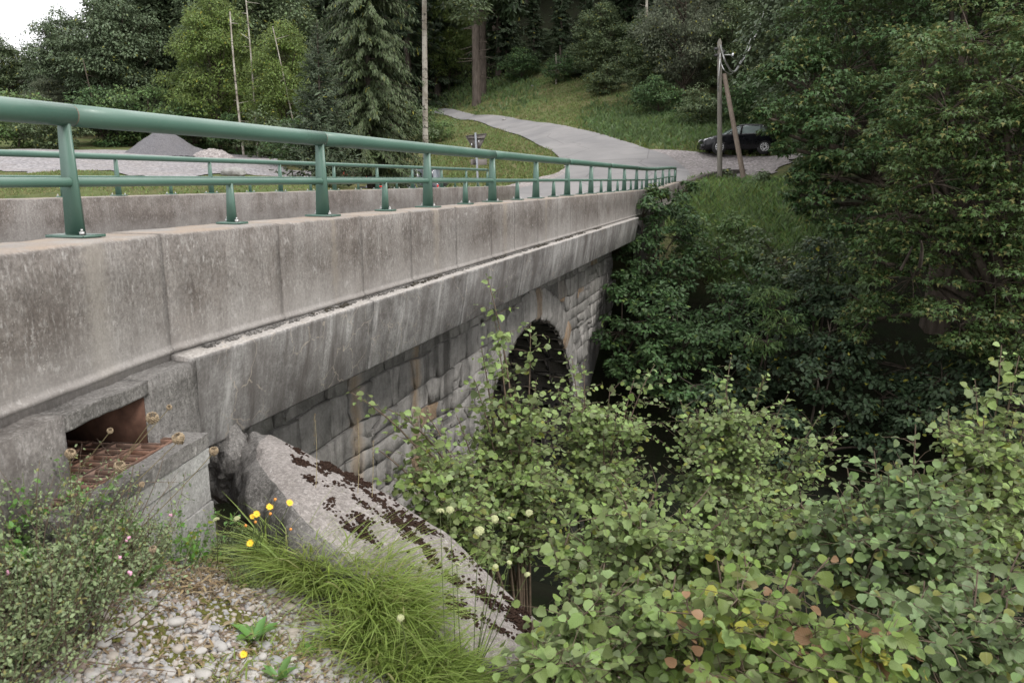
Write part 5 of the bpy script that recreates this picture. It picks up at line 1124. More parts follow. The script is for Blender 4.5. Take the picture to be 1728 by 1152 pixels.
cnt += hazel('hazel shrub with one tall thin shoot standing up in front of the bridge beam', gb(880, 900, 5.4),
      [(822, 470, 5.4), (812, 585, 5.4), (895, 545, 5.5), (800, 640, 5.3), (850, 600, 5.5), (905, 640, 5.4), (840, 680, 5.3), (880, 700, 5.3), (835, 540, 5.4)],
      HZ, 72, fill=[(870, 760, 5.4, 75, 70, .5, 30), (900, 860, 5.0, 90, 70, .5, 30)])
cnt += hazel('broad light green hazel shrub right in front of the arch opening', gb(1000, 920, 6.0),
      [(985, 612, 6.0), (940, 650, 6.0), (1030, 650, 6.1), (965, 605, 6.2), (1070, 640, 6.1), (1105, 615, 6.3), (1010, 700, 5.8), (1060, 700, 5.8)],
      HZ, 73, fill=[(1020, 760, 5.9, 90, 80, .6, 42), (1040, 870, 5.4, 100, 70, .6, 36)])
cnt += hazel('hazel shrub with a slim upright top shoot, centre right above the black water', gb(1220, 900, 6.2),
      [(1235, 597, 6.2), (1225, 650, 6.2), (1290, 635, 6.3), (1175, 690, 6.1), (1330, 665, 6.3), (1385, 700, 6.1), (1422, 735, 6.0), (1300, 700, 6.1), (1145, 670, 6.3)],
      HZ, 74, fill=[(1210, 760, 6.1, 100, 70, .6, 42), (1300, 780, 6.0, 80, 50, .4, 26), (1220, 850, 5.6, 100, 60, .6, 26)])
cnt += hazel('hazel shrub in the middle of the thicket with plain mid green leaves', gb(1080, 1000, 4.2),
      [(1080, 850, 4.4), (1000, 880, 4.3), (1160, 860, 4.4), (1240, 880, 4.4), (960, 900, 4.2), (1120, 800, 4.4), (1040, 820, 4.3), (1290, 840, 4.4), (1200, 820, 4.5), (1350, 850, 4.3), (1390, 900, 4.2)],
      HZ, 75, fill=[(1060, 940, 4.1, 140, 60, .5, 36), (1230, 930, 4.2, 130, 60, .5, 32), (1360, 920, 4.1, 60, 50, .3, 16)], ls=.058)
cnt += hazel('tall dark stemmed hazel shrub at the right edge, highest of the thicket', gb(1640, 950, 4.4),
      [(1690, 582, 4.4), (1645, 640, 4.4), (1600, 690, 4.4), (1720, 600, 4.3), (1585, 720, 4.3), (1660, 700, 4.2), (1715, 690, 4.3), (1760, 640, 4.3), (1625, 760, 4.3)],
      HZ, 76, fill=[(1660, 800, 4.3, 75, 90, .4, 40), (1720, 880, 4.0, 90, 80, .4, 30)], ls=.057)
cnt += hazel('hazel shrub with big pale leaves on an upright shoot left of the tall right one', gb(1520, 980, 3.7),
      [(1545, 715, 3.7), (1475, 760, 3.8), (1430, 790, 3.8), (1560, 790, 3.7), (1500, 800, 3.7), (1412, 830, 3.6), (1600, 830, 3.6), (1380, 880, 3.6), (1455, 850, 3.5)],
      HB, 77, fill=[(1510, 880, 3.7, 90, 60, .4, 34), (1600, 930, 3.5, 90, 70, .4, 34), (1440, 930, 3.6, 80, 60, .4, 26)], ls=.060)
cnt += hazel('nearest hazel shrub at the bottom right with dark bluish leaves', gb(1600, 1100, 2.6),
      [(1650, 960, 2.8), (1560, 980, 2.8), (1720, 930, 2.8), (1700, 1010, 2.7)],
      HB, 78, fill=[(1640, 1060, 2.7, 130, 70, .3, 28), (1500, 1060, 2.8, 90, 70, .3, 26)], ls=.060, maxlen=.35)
cnt += hazel('young hazel with yellow and reddish shoot tips at the bottom right of centre', gb(1260, 1120, 2.7),
      [(1210, 945, 2.9), (1155, 1000, 2.8), (1340, 950, 2.8), (1255, 930, 2.8), (1400, 940, 2.9), (1440, 1060, 2.5), (1540, 1050, 2.4), (1300, 1000, 2.7), (1240, 1020, 2.6)],
      HY, 79, fill=[(1250, 1080, 2.7, 150, 60, .3, 34), (1400, 1090, 2.6, 110, 50, .25, 26)], ls=.062, maxlen=.35)
cnt += hazel('hazel shrub at the bottom centre spreading over the lower end of the mossy slab', gb(1040, 1120, 3.0),
      [(985, 1000, 3.0), (1020, 950, 3.2), (965, 1060, 2.8), (1080, 960, 3.2), (870, 1110, 2.5), (1140, 970, 3.1)],
      HZ, 80, fill=[(925, 1075, 2.9, 35, 40, .15, 9), (1070, 1040, 3.0, 90, 70, .3, 34), (990, 1120, 2.6, 60, 30, .2, 16), (1120, 1100, 2.8, 70, 50, .2, 16)], ls=.062, maxlen=.35)

# ------------------------------------------------------------------ gravel patch at the drain
def ground_pts(q, n, box_):
    u0, v0, u1, v1 = box_; U = q.uniform(u0, u1, n); Vv = q.uniform(v0, v1, n); out = []
    for a_, b_ in zip(U, Vv):
        r_ = ray(a_, b_); z_ = -1.76
        for _ in range(4): p = r_ * (z_ / r_[2]); z_ = gz(p[0], p[1])
        out.append(p)
    return np.array(out)
def mat_pebble():
    k = NT('river pebble'); r_ = k.math('FRACT', k.math('ADD', k.attr('rnd'), k.math('MULTIPLY', k.orand(), 5.3))); n = k.noise(k.pos(), 60, 4, 0.6)
    c = k.mix(k.map(r_, 0.0, 0.5), (0.44, 0.415, 0.385), (0.27, 0.265, 0.265)); c = k.mix(k.map(r_, 0.6, 0.64), c, (0.37, 0.33, 0.29)); c = k.mix(k.map(r_, 0.90, 0.92), c, (0.24, 0.19, 0.16)); c = k.mix(k.map(n, 0.35, 0.7, 0, 0.4), c, k.hsv(c, v=0.6))
    return k.fin(c, 0.8, k.bump(n, 0.2, 0.003), spec=0.3)
M_peb = mat_pebble()
q = np.random.default_rng(91)
gp = empty('gravel_patch', (-0.95, 2.6, -1.77)); tag(gp, 'patch of pale river pebbles on bare earth below the drain box', 'gravel'); 
pts = ground_pts(q, 1500, (60, 955, 640, 1200)); dens = fbm(pts * [1, 1, 0], 2.2, 92); sel = pts[(q.random(len(pts)) < np.clip(.75 + .9 * dens, .12, 1))]
# many small stones, drawn from around the traced points
sm_ = sel[q.integers(len(sel), size=9500)] + q.normal(size=(9500, 3)) * [0.05, 0.05, 0]; sm_[:, 2] = ground(sm_[:, 0], sm_[:, 1]); V = []; Fc = []; rn = []
sz = 0.0035 + 0.012 * q.random(len(sm_)) ** 2.0
ax_ = randdir(q, len(sm_)); an = q.random(len(sm_)) * 6.28; base = ICO[0]
c_, s_ = np.cos(an), np.sin(an); Rz = np.stack([np.stack([c_, -s_, 0 * c_], -1), np.stack([s_, c_, 0 * c_], -1), np.stack([0 * c_, 0 * c_, 1 + 0 * c_], -1)], 1)
B = base[None] * (1 + .25 * (q.random((len(sm_), 12, 1)) - .5)) * (sz[:, None, None] * np.stack([1 + .35 * q.random(len(sm_)), 0.9 + 0 * sz, 0.55 + .3 * q.random(len(sm_))], -1)[:, None]); B = np.einsum('nij,nmj->nmi', Rz, B) + (sm_ + np.c_[0 * sz, 0 * sz, sz * .2])[:, None]
link('small_pebbles', mk('small_pebbles', B.reshape(-1, 3), (ICO[1][None] + (np.arange(len(sm_)) * 12)[:, None, None]).reshape(-1, 3), M_peb, True, rnd=np.repeat(q.random(len(sm_)), 12)), gp, kind='stuff')
peb = []
import bmesh
for i in range(6):
    b = bmesh.new(); bmesh.ops.create_icosphere(b, subdivisions=2, radius=1.0); P = np.array([v.co[:] for v in b.verts]); P2 = P * (1 + 0.22 * fbm(P, 0.9, 300 + i, 2))[:, None]; P2 = np.sign(P2) * np.abs(P2) ** (0.9)
    for v, p in zip(b.verts, P2): v.co = p
    me = bpy.data.meshes.new('pebble'); b.to_mesh(me); b.free(); me.materials.append(M_peb); me.polygons.foreach_set('use_smooth', np.ones(len(me.polygons), bool)); peb.append(me)
bigp = sel[q.integers(len(sel), size=290)] + q.normal(size=(290, 3)) * [.03, .03, 0]; rr = 0.010 + 0.018 * q.random(290) ** 1.8
for p, r1 in zip(bigp, rr):
    o = bpy.data.objects.new('pebble', peb[q.integers(6)]); col.objects.link(o); o.parent = gp; o.matrix_parent_inverse = Matrix.Translation(gp.location).inverted()
    o.location = (p[0], p[1], gz(p[0], p[1]) + r1 * .25); o.rotation_euler = (q.normal() * .15, q.normal() * .15, q.random() * 6.28); o.scale = (r1 * (1 + .5 * q.random()), r1, r1 * (.5 + .25 * q.random()))
# dry needles and stalk litter
lp = ground_pts(q, 500, (170, 900, 400, 1010)); lp = lp[q.integers(len(lp), size=2600)] + q.normal(size=(2600, 3)) * [.05, .04, 0]; lp2 = sel[q.integers(len(sel), size=2200)] + q.normal(size=(2200, 3)) * [.06, .06, 0]; lp = np.concatenate([lp, lp2]); lp[:, 2] = ground(lp[:, 0], lp[:, 1]) + .004 + .012 * q.random(len(lp))
link('dry_litter', leaf_mesh('dry_litter', 'lance', lp, q.normal(size=lp.shape) * [1, 1, .25], q.normal(size=lp.shape) * .4 + [0, 0, 1], 0.02 + .03 * q.random(len(lp)), L_dry, q), gp, kind='stuff')
# moss cushions between the pebbles
mp = []
for c0 in ground_pts(q, 14, (200, 1030, 480, 1110)): mp.append(c0 + q.normal(size=(90, 3)) * [.05, .03, 0])
mp = np.concatenate(mp); mp[:, 2] = ground(mp[:, 0], mp[:, 1]) + .002
M_gmoss = mat_simple('olive moss', (0.10, 0.10, 0.03), 1.0, 0, .3, 60, .5, spec=.05)
B = ICO[0][None] * (0.006 + .008 * q.random((len(mp), 1, 1))) * [1, 1, .6] + mp[:, None]; link('ground_moss', mk('ground_moss', B.reshape(-1, 3), (ICO[1][None] + (np.arange(len(mp)) * 12)[:, None, None]).reshape(-1, 3), M_gmoss), gp, kind='stuff')

# ------------------------------------------------------------------ grass clumps
def grass(name, label, seeds, n, L, mat, seed, lean=(0.3, -0.5, 0), wd=0.0045, parent=None, cat='grass clump', spread=0.05, splay=0.55):
    q = np.random.default_rng(seed); C = np.array(seeds); root = empty(name, C.mean(0), label, cat); B = C[q.integers(len(C), size=n)] + q.normal(size=(n, 3)) * [spread, spread, 0]; B[:, 2] = ground(B[:, 0], B[:, 1]) - .005
    ln = L * (0.45 + .75 * q.random(n)); out = unit(B - C.mean(0) + .001) * splay * .5; d = unit(np.array([0, 0, 1.25]) + out * [1, 1, 0] + splay * q.normal(size=(n, 3)) * [1, 1, .1] + np.array(lean) * .3); fall = unit(d * [1, 1, 0] + .3 * q.normal(size=(n, 3)) * [1, 1, 0] + np.array(lean) * .6)
    k = 6; t = np.linspace(0, 1, k); P = B[:, None] + d[:, None] * (ln[:, None, None] * t[None, :, None]) + fall[:, None] * (ln[:, None, None] * .45 * t[None, :, None] ** 2) - np.array([0, 0, 1]) * ((ln * (.12 + .34 * q.random(n)))[:, None, None] * t[None, :, None] ** 2.6)
    side = unit(np.cross(d, fall) + .3 * q.normal(size=(n, 3))); w_ = wd * (.6 + .7 * q.random(n))[:, None, None] * (1 - t[None, :, None] ** 2 * .93); nor = np.cross(side, d)[:, None]
    A_, Bc, C_ = P - side[:, None] * w_, P + nor * w_ * .5, P + side[:, None] * w_; V = np.stack([A_, Bc, C_], 2).reshape(-1, 3); o = (np.arange(n) * k * 3)[:, None, None]; i = (np.arange(k - 1) * 3)[None, :, None]
    q1 = np.array([0, 1, 4, 3])[None, None]; q2 = np.array([1, 2, 5, 4])[None, None]; Fc = np.concatenate([(o + i + q1).reshape(-1, 4), (o + i + q2).reshape(-1, 4)])
    link('blades', mk('blades', V, Fc, mat, True, rnd=np.repeat(q.random(n), k * 3)), root, kind='stuff'); return root
def gpt(u, v): return ground_pts(np.random.default_rng(1), 1, (u, v, u + .01, v + .01))[0]
grass('grass_clump', 'large bright green tuft of long grass leaning against the near side of the mossy slab', [gpt(*p) for p in [(500, 970), (540, 985), (590, 1000), (640, 1020), (680, 1050), (560, 990), (500, 960), (640, 1050), (600, 985), (550, 960)]], 3200, 0.38, L_grass, 101, lean=(0.25, -.45, 0), spread=.055)
grass('grass_clump', 'smaller paler tuft of grass growing down the bank right below the large tuft', [gpt(*p) for p in [(640, 1110), (700, 1130), (740, 1150), (620, 1090), (780, 1180), (720, 1180)]], 1700, 0.24, L_grass, 102, lean=(.4, -.3, 0), spread=.06)
grass('grass_clump', 'thin sparse tuft of short grass at the lower edge of the pebbles', [gpt(*p) for p in [(520, 1100), (590, 1150), (480, 1130), (380, 1140), (440, 1085)]], 260, 0.09, L_grass, 103, spread=.04)
grass('grass_clump', 'short grass sprouting at the foot of the drain box', [gpt(*p) for p in [(400, 935), (440, 955), (380, 950), (420, 985)]], 240, 0.12, L_grass, 104, spread=.03)

# ------------------------------------------------------------------ herbs and flowers of the foreground
def herb(name, label, c, rx, ry, h, n_st, n_lf, ls, mat, seed, flowers=0, cat='plant', lean=(0, 0, 0), kind='oval', heads=0):
    """low leafy plant: crowded wiry stems with small leaves"""
    q = np.random.default_rng(seed); c = np.array([c[0], c[1], gz(c[0], c[1])]); root = empty(name, c, label, cat); st, P, D, S = [], [], [], []; ends = []
    for i in range(n_st):
        a_ = q.random() * 6.28; k = q.random() ** .5; b = c + np.array([math.cos(a_) * rx * k, math.sin(a_) * ry * k, 0]); b[2] = gz(b[0], b[1]); L = h * (.55 + .6 * q.random()); d = unit(np.array([math.cos(a_) * .5 * k, math.sin(a_) * .5 * k, 1]) + .3 * q.normal(size=3) + lean)
        e = b + d * L; pth = bez(b, b + d * L * .5 + q.normal(size=3) * .1 * L, e - [0, 0, .08 * L], 7); st.append((pth, np.linspace(.0022, .0009, 7))); ends.append(pth[-1])
        m = n_lf; tt = 0.15 + .85 * q.random(m) ** .7; Q = np.stack([np.interp(tt * 6, range(7), pth[:, x]) for x in range(3)], -1) + q.normal(size=(m, 3)) * .013; P.append(Q); D.append(unit(q.normal(size=(m, 3)) + [0, 0, .3])); S.append(ls * (.5 + .9 * q.random(m)) * (1.15 - .4 * tt))
        for _ in range(2):
            f = q.random(); a0 = pth[int(1 + f * 5)]; e2 = a0 + unit(q.normal(size=3) + [0, 0, .4]) * L * .25; st.append((np.array([a0, e2]), [.0011, .0006])); m2 = m // 4; P.append(a0 + (e2 - a0) * q.random((m2, 1)) + q.normal(size=(m2, 3)) * .007); D.append(unit(q.normal(size=(m2, 3)))); S.append(ls * (.4 + .7 * q.random(m2)))
    P, D, S = np.concatenate(P), np.concatenate(D), np.concatenate(S); link('stems', tubes('stems', st, M_twig if seed % 2 else M_stem, 4), root)
    link('foliage', leaf_mesh('foliage', kind, P, D, unit(q.normal(size=P.shape) * .6 + [0, 0, 1]), S, mat, q), root, kind='stuff')
    for i in range(flowers):
        e = ends[q.integers(len(ends))] + q.normal(size=3) * [.03, .03, .01]; e = e - unit(e) * 0.03; m = MB()
        for j in range(3): m.add(e + (ICO[0] * [.0055, .004, .006]) @ np.array(Matrix.Rotation(j * 2.1, 3, 'Z')) + q.normal(size=3) * .003, [tuple(f) for f in ICO[1]])
        link('flower', m.mesh('flower', M_pink, True), root)
    return root
def wp(x, o): return K0 - B7 * x + M7 * o          # x metres back from the joint, o metres out from the wall face
herb('restharrow_shrub', 'big tangled grey green shrublet with small pink flowers filling the left edge', wp(1.42, .32), .17, .20, .54, 165, 50, .016, L_herb, 111, 7, 'shrub')
herb('restharrow_shrub', 'tangled shrublet in front of the drain box, its twigs over the pale blocks', wp(.98, .32), .10, .12, .26, 70, 44, .015, L_herb, 113, 4, 'shrub')
herb('restharrow_shrub', 'lower shrublet at the bottom left corner with brownish twigs', wp(1.75, .36), .13, .16, .40, 80, 44, .015, L_herb, 115, 2, 'shrub')
herb('leafy_herb', 'fresher green clover like herb climbing at the wall left of the grate', wp(1.25, .24), .09, .12, .46, 40, 28, .026, L_herb2, 116)
herb('leafy_herb', 'fresh green herb with larger leaflets right in front of the pale blocks', wp(.62, .37), .07, .06, .28, 16, 22, .025, L_herb2, 118)
herb('leafy_herb', 'wiry seeding herb leaning over the near end of the grate', wp(1.12, .30), .08, .08, .50, 30, 22, .011, L_herb, 117)
herb('leafy_herb', 'low grey green herb with toothed leaves under the yellow flowers', gpt(415, 950), .09, .08, .17, 34, 34, .022, L_herb, 120, kind='lance')
herb('leafy_herb', 'small feathery herb at the edge of the pebbles below the yellow flowers', gpt(415, 985), .07, .05, .10, 22, 26, .012, L_herb, 122, kind='lance')
def rosette(label, u, v, n, L, seed, mat=L_herb2, cat='weed', wd=1.0, up=.7):
    q = np.random.default_rng(seed); c = gpt(u, v); root = empty('leafy_weed', c, label, cat); V_, F_, U_ = leaf_template('lance'); V_ = V_ * [1, 1.7 * wd, 1]
    by = {}
    for f in F_: by.setdefault(len(f), []).append(f)
    me = mk('leaf', V_, [np.array(b) for b in by.values()], mat, True, uv=U_)
    for i in range(n):
        a_ = i * 2.4 + q.random() * .4; el = up * (.4 + .8 * q.random()); d = np.array([math.cos(a_) * math.cos(el), math.sin(a_) * math.cos(el), math.sin(el)]); fr = frames(d[None], np.array([[0, 0, 1.0]]))[0]; l = L * (.6 + .6 * q.random())
        o = bpy.data.objects.new('leaf', me); col.objects.link(o); o.parent = root; M = np.eye(4); M[:3, :3] = fr * l; M[:3, 3] = [0, 0, .003]; o.matrix_local = Matrix(M.tolist())
rosette('bright green leafy weed in the middle of the pebbles, above the single low yellow flower', 430, 1082, 14, .10, 131)
rosette('bright green weed at the bottom edge among the pebbles', 470, 1150, 12, .085, 132)
rosette('small green weed in the pebbles near the grass', 520, 1105, 9, .05, 133)
rosette('tiny green weed at the right end of the pebbles', 570, 1095, 7, .04, 134)
rosette('dock like weed with one broad green leaf standing in the left shrublet', 215, 1010, 5, .16, 135, up=1.3, wd=1.2)
rosette('broad dark green leaf cut by the bottom left corner', -15, 1130, 4, .20, 136, wd=1.9, up=1.0)
# flower heads and seed heads on stalks
def stalk(name, label, root_uv, head, kind, seed, cat, group=None, size=.012, mid=None, Y=None):
    q = np.random.default_rng(seed); b = gpt(*root_uv) if isinstance(root_uv, tuple) and len(root_uv) == 2 else at(*root_uv); h = at(*head); root = empty(name, b, label, cat, group); c = (b + h) / 2 + q.normal(size=3) * .02 if mid is None else at(*mid)
    P = bez(b, c, h, 10); link('stalk', tubes('stalk', [(P, np.linspace(.0022, .0012, 10))], M_straw if kind in ('carrot', 'straw') else M_stem, 5), root); d = unit(P[-1] - P[-2]); d = unit(d * .35 + np.array([0, 0, .8]) + .35 * q.normal(size=3)) if kind in ('carrot', 'scab') else d; m = MB()
    fr = frames(np.array([d]), np.array([[.3, .2, 1.0]]))[0]
    if kind == 'yellow':
        for j in range(20):
            a_ = j * 6.283 / 20; r1 = size * (.85 + .25 * q.random()); e = fr[:, 1] * math.cos(a_) + fr[:, 2] * math.sin(a_); t_ = np.cross(d, e) * size * .13; m.add([h, h + e * r1 * .5 + t_ + d * .001, h + e * r1 + d * .003, h + e * r1 * .5 - t_ + d * .001], [(0, 1, 2, 3)])
        m.add(h + ICO[0] * size * .3, [tuple(f) for f in ICO[1]]); link('flower_head', m.mesh('flower_head', M_yel), root)
        m = MB(); m.loft([[h + (fr[:, 1] * math.cos(x) + fr[:, 2] * math.sin(x)) * r1 - d * z_ for x in np.arange(6) * 1.047] for r1, z_ in ((size * .35, 0), (size * .4, size * .4), (size * .12, size * .9))]); link('calyx', m.mesh('calyx', M_stem), root)
    elif kind == 'bud':
        m.loft([[h + (fr[:, 1] * math.cos(x) + fr[:, 2] * math.sin(x)) * r1 + d * z_ for x in np.arange(7) * .8976] for r1, z_ in ((size * .25, -size * .7), (size * .45, -size * .2), (size * .38, size * .3), (size * .55, size * .7))]); link('flower_head', m.mesh('flower_head', M_oran), root)
    elif kind in ('carrot', 'scab'):
        n = 90 if kind == 'carrot' else 46
        for j in range(n):     # rays curling up to a nest or a knobbly ball
            a_ = j * 2.4; rr_ = math.sqrt((j + .5) / n); e = fr[:, 1] * math.cos(a_) + fr[:, 2] * math.sin(a_); ph_ = rr_ * 2.35; cc = h + (e * size * .8 * math.sin(ph_) + d * size * .75 * (1 - math.cos(ph_)) - d * size * .4 if kind == 'carrot' else e * size * .95 * rr_ + d * size * .75 * math.sqrt(max(0, 1 - rr_ ** 2)))
            m.add(cc + ICO[0] * size * ((.09 if kind == 'carrot' else .17) + .07 * q.random()) * [1, 1, 1.3], [tuple(f) for f in ICO[1]])
            if kind == 'carrot' and j % 2 == 0: m.tube(np.array([h - d * size * .9, cc - e * size * .05]), size * .05, 3, False)
        link('seed_head', m.mesh('seed_head', M_seed if kind == 'carrot' else M_seedg), root)
    return root
dY = 2.75
for i, (ru, hd, sz_, lb) in enumerate([((120, 900), (257, 708, 2.35), .030, 'largest curled wild carrot seed head, in front of the opening above the grate'), ((60, 950), (303, 742, 2.35), .030, 'curled wild carrot seed head over the right corner of the grate'), ((150, 960), (361, 763, 2.35), .022, 'round wild carrot seed head sticking out right past the corner of the drain box'),
         ((100, 960), (202, 790, 2.3), .028, 'wild carrot seed head at the front edge of the grate'), ((60, 900), (186, 728, 2.5), .016, 'small wilted seed head in the middle of the grate'), ((110, 930), (118, 768, 2.2), .024, 'pale wilted seed head at the left side of the grate'), ((200, 960), (240, 818, 2.3), .014, 'small brown seed head below the rim of the drain box'),
         ((80, 930), (286, 688, 2.4), .014, 'thin stalk with a small brown tip beside the rust brown plate'), ((230, 980), (258, 928, 2.3), .018, 'brown seed head low in front of the pale blocks')]):
    stalk('wild_carrot', lb, ru, hd, 'carrot', 300 + i, 'seed head', None, sz_ * .72)
for i, (u, v, lb) in enumerate([(433, 867, 'yellow flower highest left of the pair on the broken slab edge'), (455, 855, 'largest yellow flower, in the middle of the group'), (489, 848, 'yellow flower furthest right, against the broken slab'), (426, 871, 'yellow flower directly under the left one'), (422, 916, 'single yellow flower lower down among the leaves')]):
    stalk('yellow_flower', lb, (405 + i * 12, 958), (u, v, 3.0), 'yellow', 320 + i, 'flower', None, .016 if i != 3 else .013)
for i, (u, v, lb) in enumerate([(464, 843, 'orange bud at the top of the yellow flower group'), (456, 867, 'orange bud just under the largest yellow flower'), (431, 881, 'small orange bud under the left yellow flowers'), (490, 893, 'orange bud at the top edge of the grass tuft'), (415, 887, 'faded orange bud in front of the dark gap')]):
    stalk('flower_bud', lb, (410 + i * 12, 955), (u, v, 3.0), 'bud', 330 + i, 'flower bud', None, .011)
stalk('yellow_flower', 'single low yellow flower among the pebbles', (408, 1120), (411, 1103, 2.25), 'yellow', 340, 'flower', None, .013)
for i, (u, v, lb) in enumerate([(400, 876, 'round green seed head in front of the dark gap'), (365, 878, 'round green seed head right beside the edge of the drain box')]): stalk('seed_head_stalk', lb, (350 + i * 15, 960), (u, v, 2.9), 'scab', 345 + i, 'seed head', None, .013)
for i, (u, v, Y, s_, lb) in enumerate([(743, 864, 2.7, .015, 'pale green seed head, left one of the two side by side above the slab'), (759, 861, 2.7, .015, 'pale green seed head, right one of the two side by side above the slab'), (809, 897, 2.6, .018, 'largest brownish seed head above the lower slab'), (834, 876, 2.7, .015, 'brownish seed head just right above the largest one'),
         (893, 866, 2.8, .014, 'pale seed head highest on the right, before the hazel leaves'), (860, 875, 2.8, .009, 'tiny green seed head between the brownish and the right one'), (836, 956, 2.6, .010, 'small green seed head low over the moss'), (771, 953, 2.6, .009, 'small pale seed head low on the left over the slab'),
         (859, 950, 2.6, .010, 'small green seed head low right at the slab edge'), (890, 970, 2.6, .011, 'pale green seed head furthest down to the right'), (676, 1043, 2.3, .012, 'brown seed head inside the grass tuft')]):
    stalk('seed_head_stalk', lb, (min(u + 10, 800), 1140), (u, v, Y), 'scab', 350 + i, 'seed head', None, s_)
for i, (ru, hd, lb) in enumerate([((500, 960), (531, 700, 3.6), 'tall pale dry grass stem standing above the top of the slab'), ((560, 980), (604, 705, 3.7), 'tall pale dry grass stem nearer the hazel twigs'), ((600, 990), (630, 745, 3.7), 'thin dry grass stem leaning right before the stone wall')]):
    p0 = at(hd[0] - 5, 880, hd[2]); q = np.random.default_rng(370 + i); rt = empty('dry_grass_stem', p0, lb, 'grass stem'); e = at(*hd); link('stem', tubes('stem', [(bez(p0, (p0 + e) / 2 + q.normal(size=3) * .02, e, 8), np.linspace(.002, .0008, 8))], M_straw, 4), rt)
    pp = e - (e - p0) * (.28 * q.random((26, 1))); link('spikelets', leaf_mesh('spikelets', 'lance', pp, unit(e - p0)[None] + .4 * q.normal(size=pp.shape), q.normal(size=pp.shape), np.full(26, .012), L_dry, q), rt)
# woody runner lying over the pebbles at the bottom left
ra = [gpt(40, 1118), gpt(140, 1122), gpt(220, 1132), gpt(300, 1140)]; rt = empty('dry_runner', ra[0], 'thin reddish dry runner lying across the pebbles at the bottom left', 'twig'); link('runner', tubes('runner', [(np.array([p + [0, 0, .015] for p in ra]), [.003, .003, .002, .001])], M_twig, 5), rt)
# ------------------------------------------------------------------ vehicles, poles, sign, heaps
M_blk = mat_simple('black car paint', (0.006, 0.006, 0.008), 0.28, 0, 0.1, 3, spec=0.35, coat=0.15)
M_grey = mat_simple('dark grey car paint', (0.05, 0.052, 0.065), 0.25, 0, 0.1, 3, spec=0.6, coat=0.6)
M_glass = mat_simple('car glass', (0.20, 0.24, 0.23), 0.12, 0, 0.05, 3, spec=1.0)  # pale base colour imitates light reflected in the windows
M_glass2 = mat_simple('light reflecting car glass', (0.16, 0.18, 0.21), 0.10, 0, 0.1, 2, spec=1.0)
M_tyre = mat_simple('tyre rubber', (0.018, 0.018, 0.018), 0.85, 0, 0.2, 20)
M_rim = mat_simple('silver wheel cover', (0.60, 0.60, 0.60), 0.35, 0.5, 0.1, 20)
M_lamp = mat_simple('clear lamp glass', (0.75, 0.76, 0.78), 0.15, 0.1, 0.05, 20)
M_blackpl = mat_simple('black plastic', (0.02, 0.02, 0.02), 0.6, 0, 0.1, 20)
M_red = mat_simple('red paint', (0.62, 0.035, 0.025), 0.35, 0, 0.12, 6)
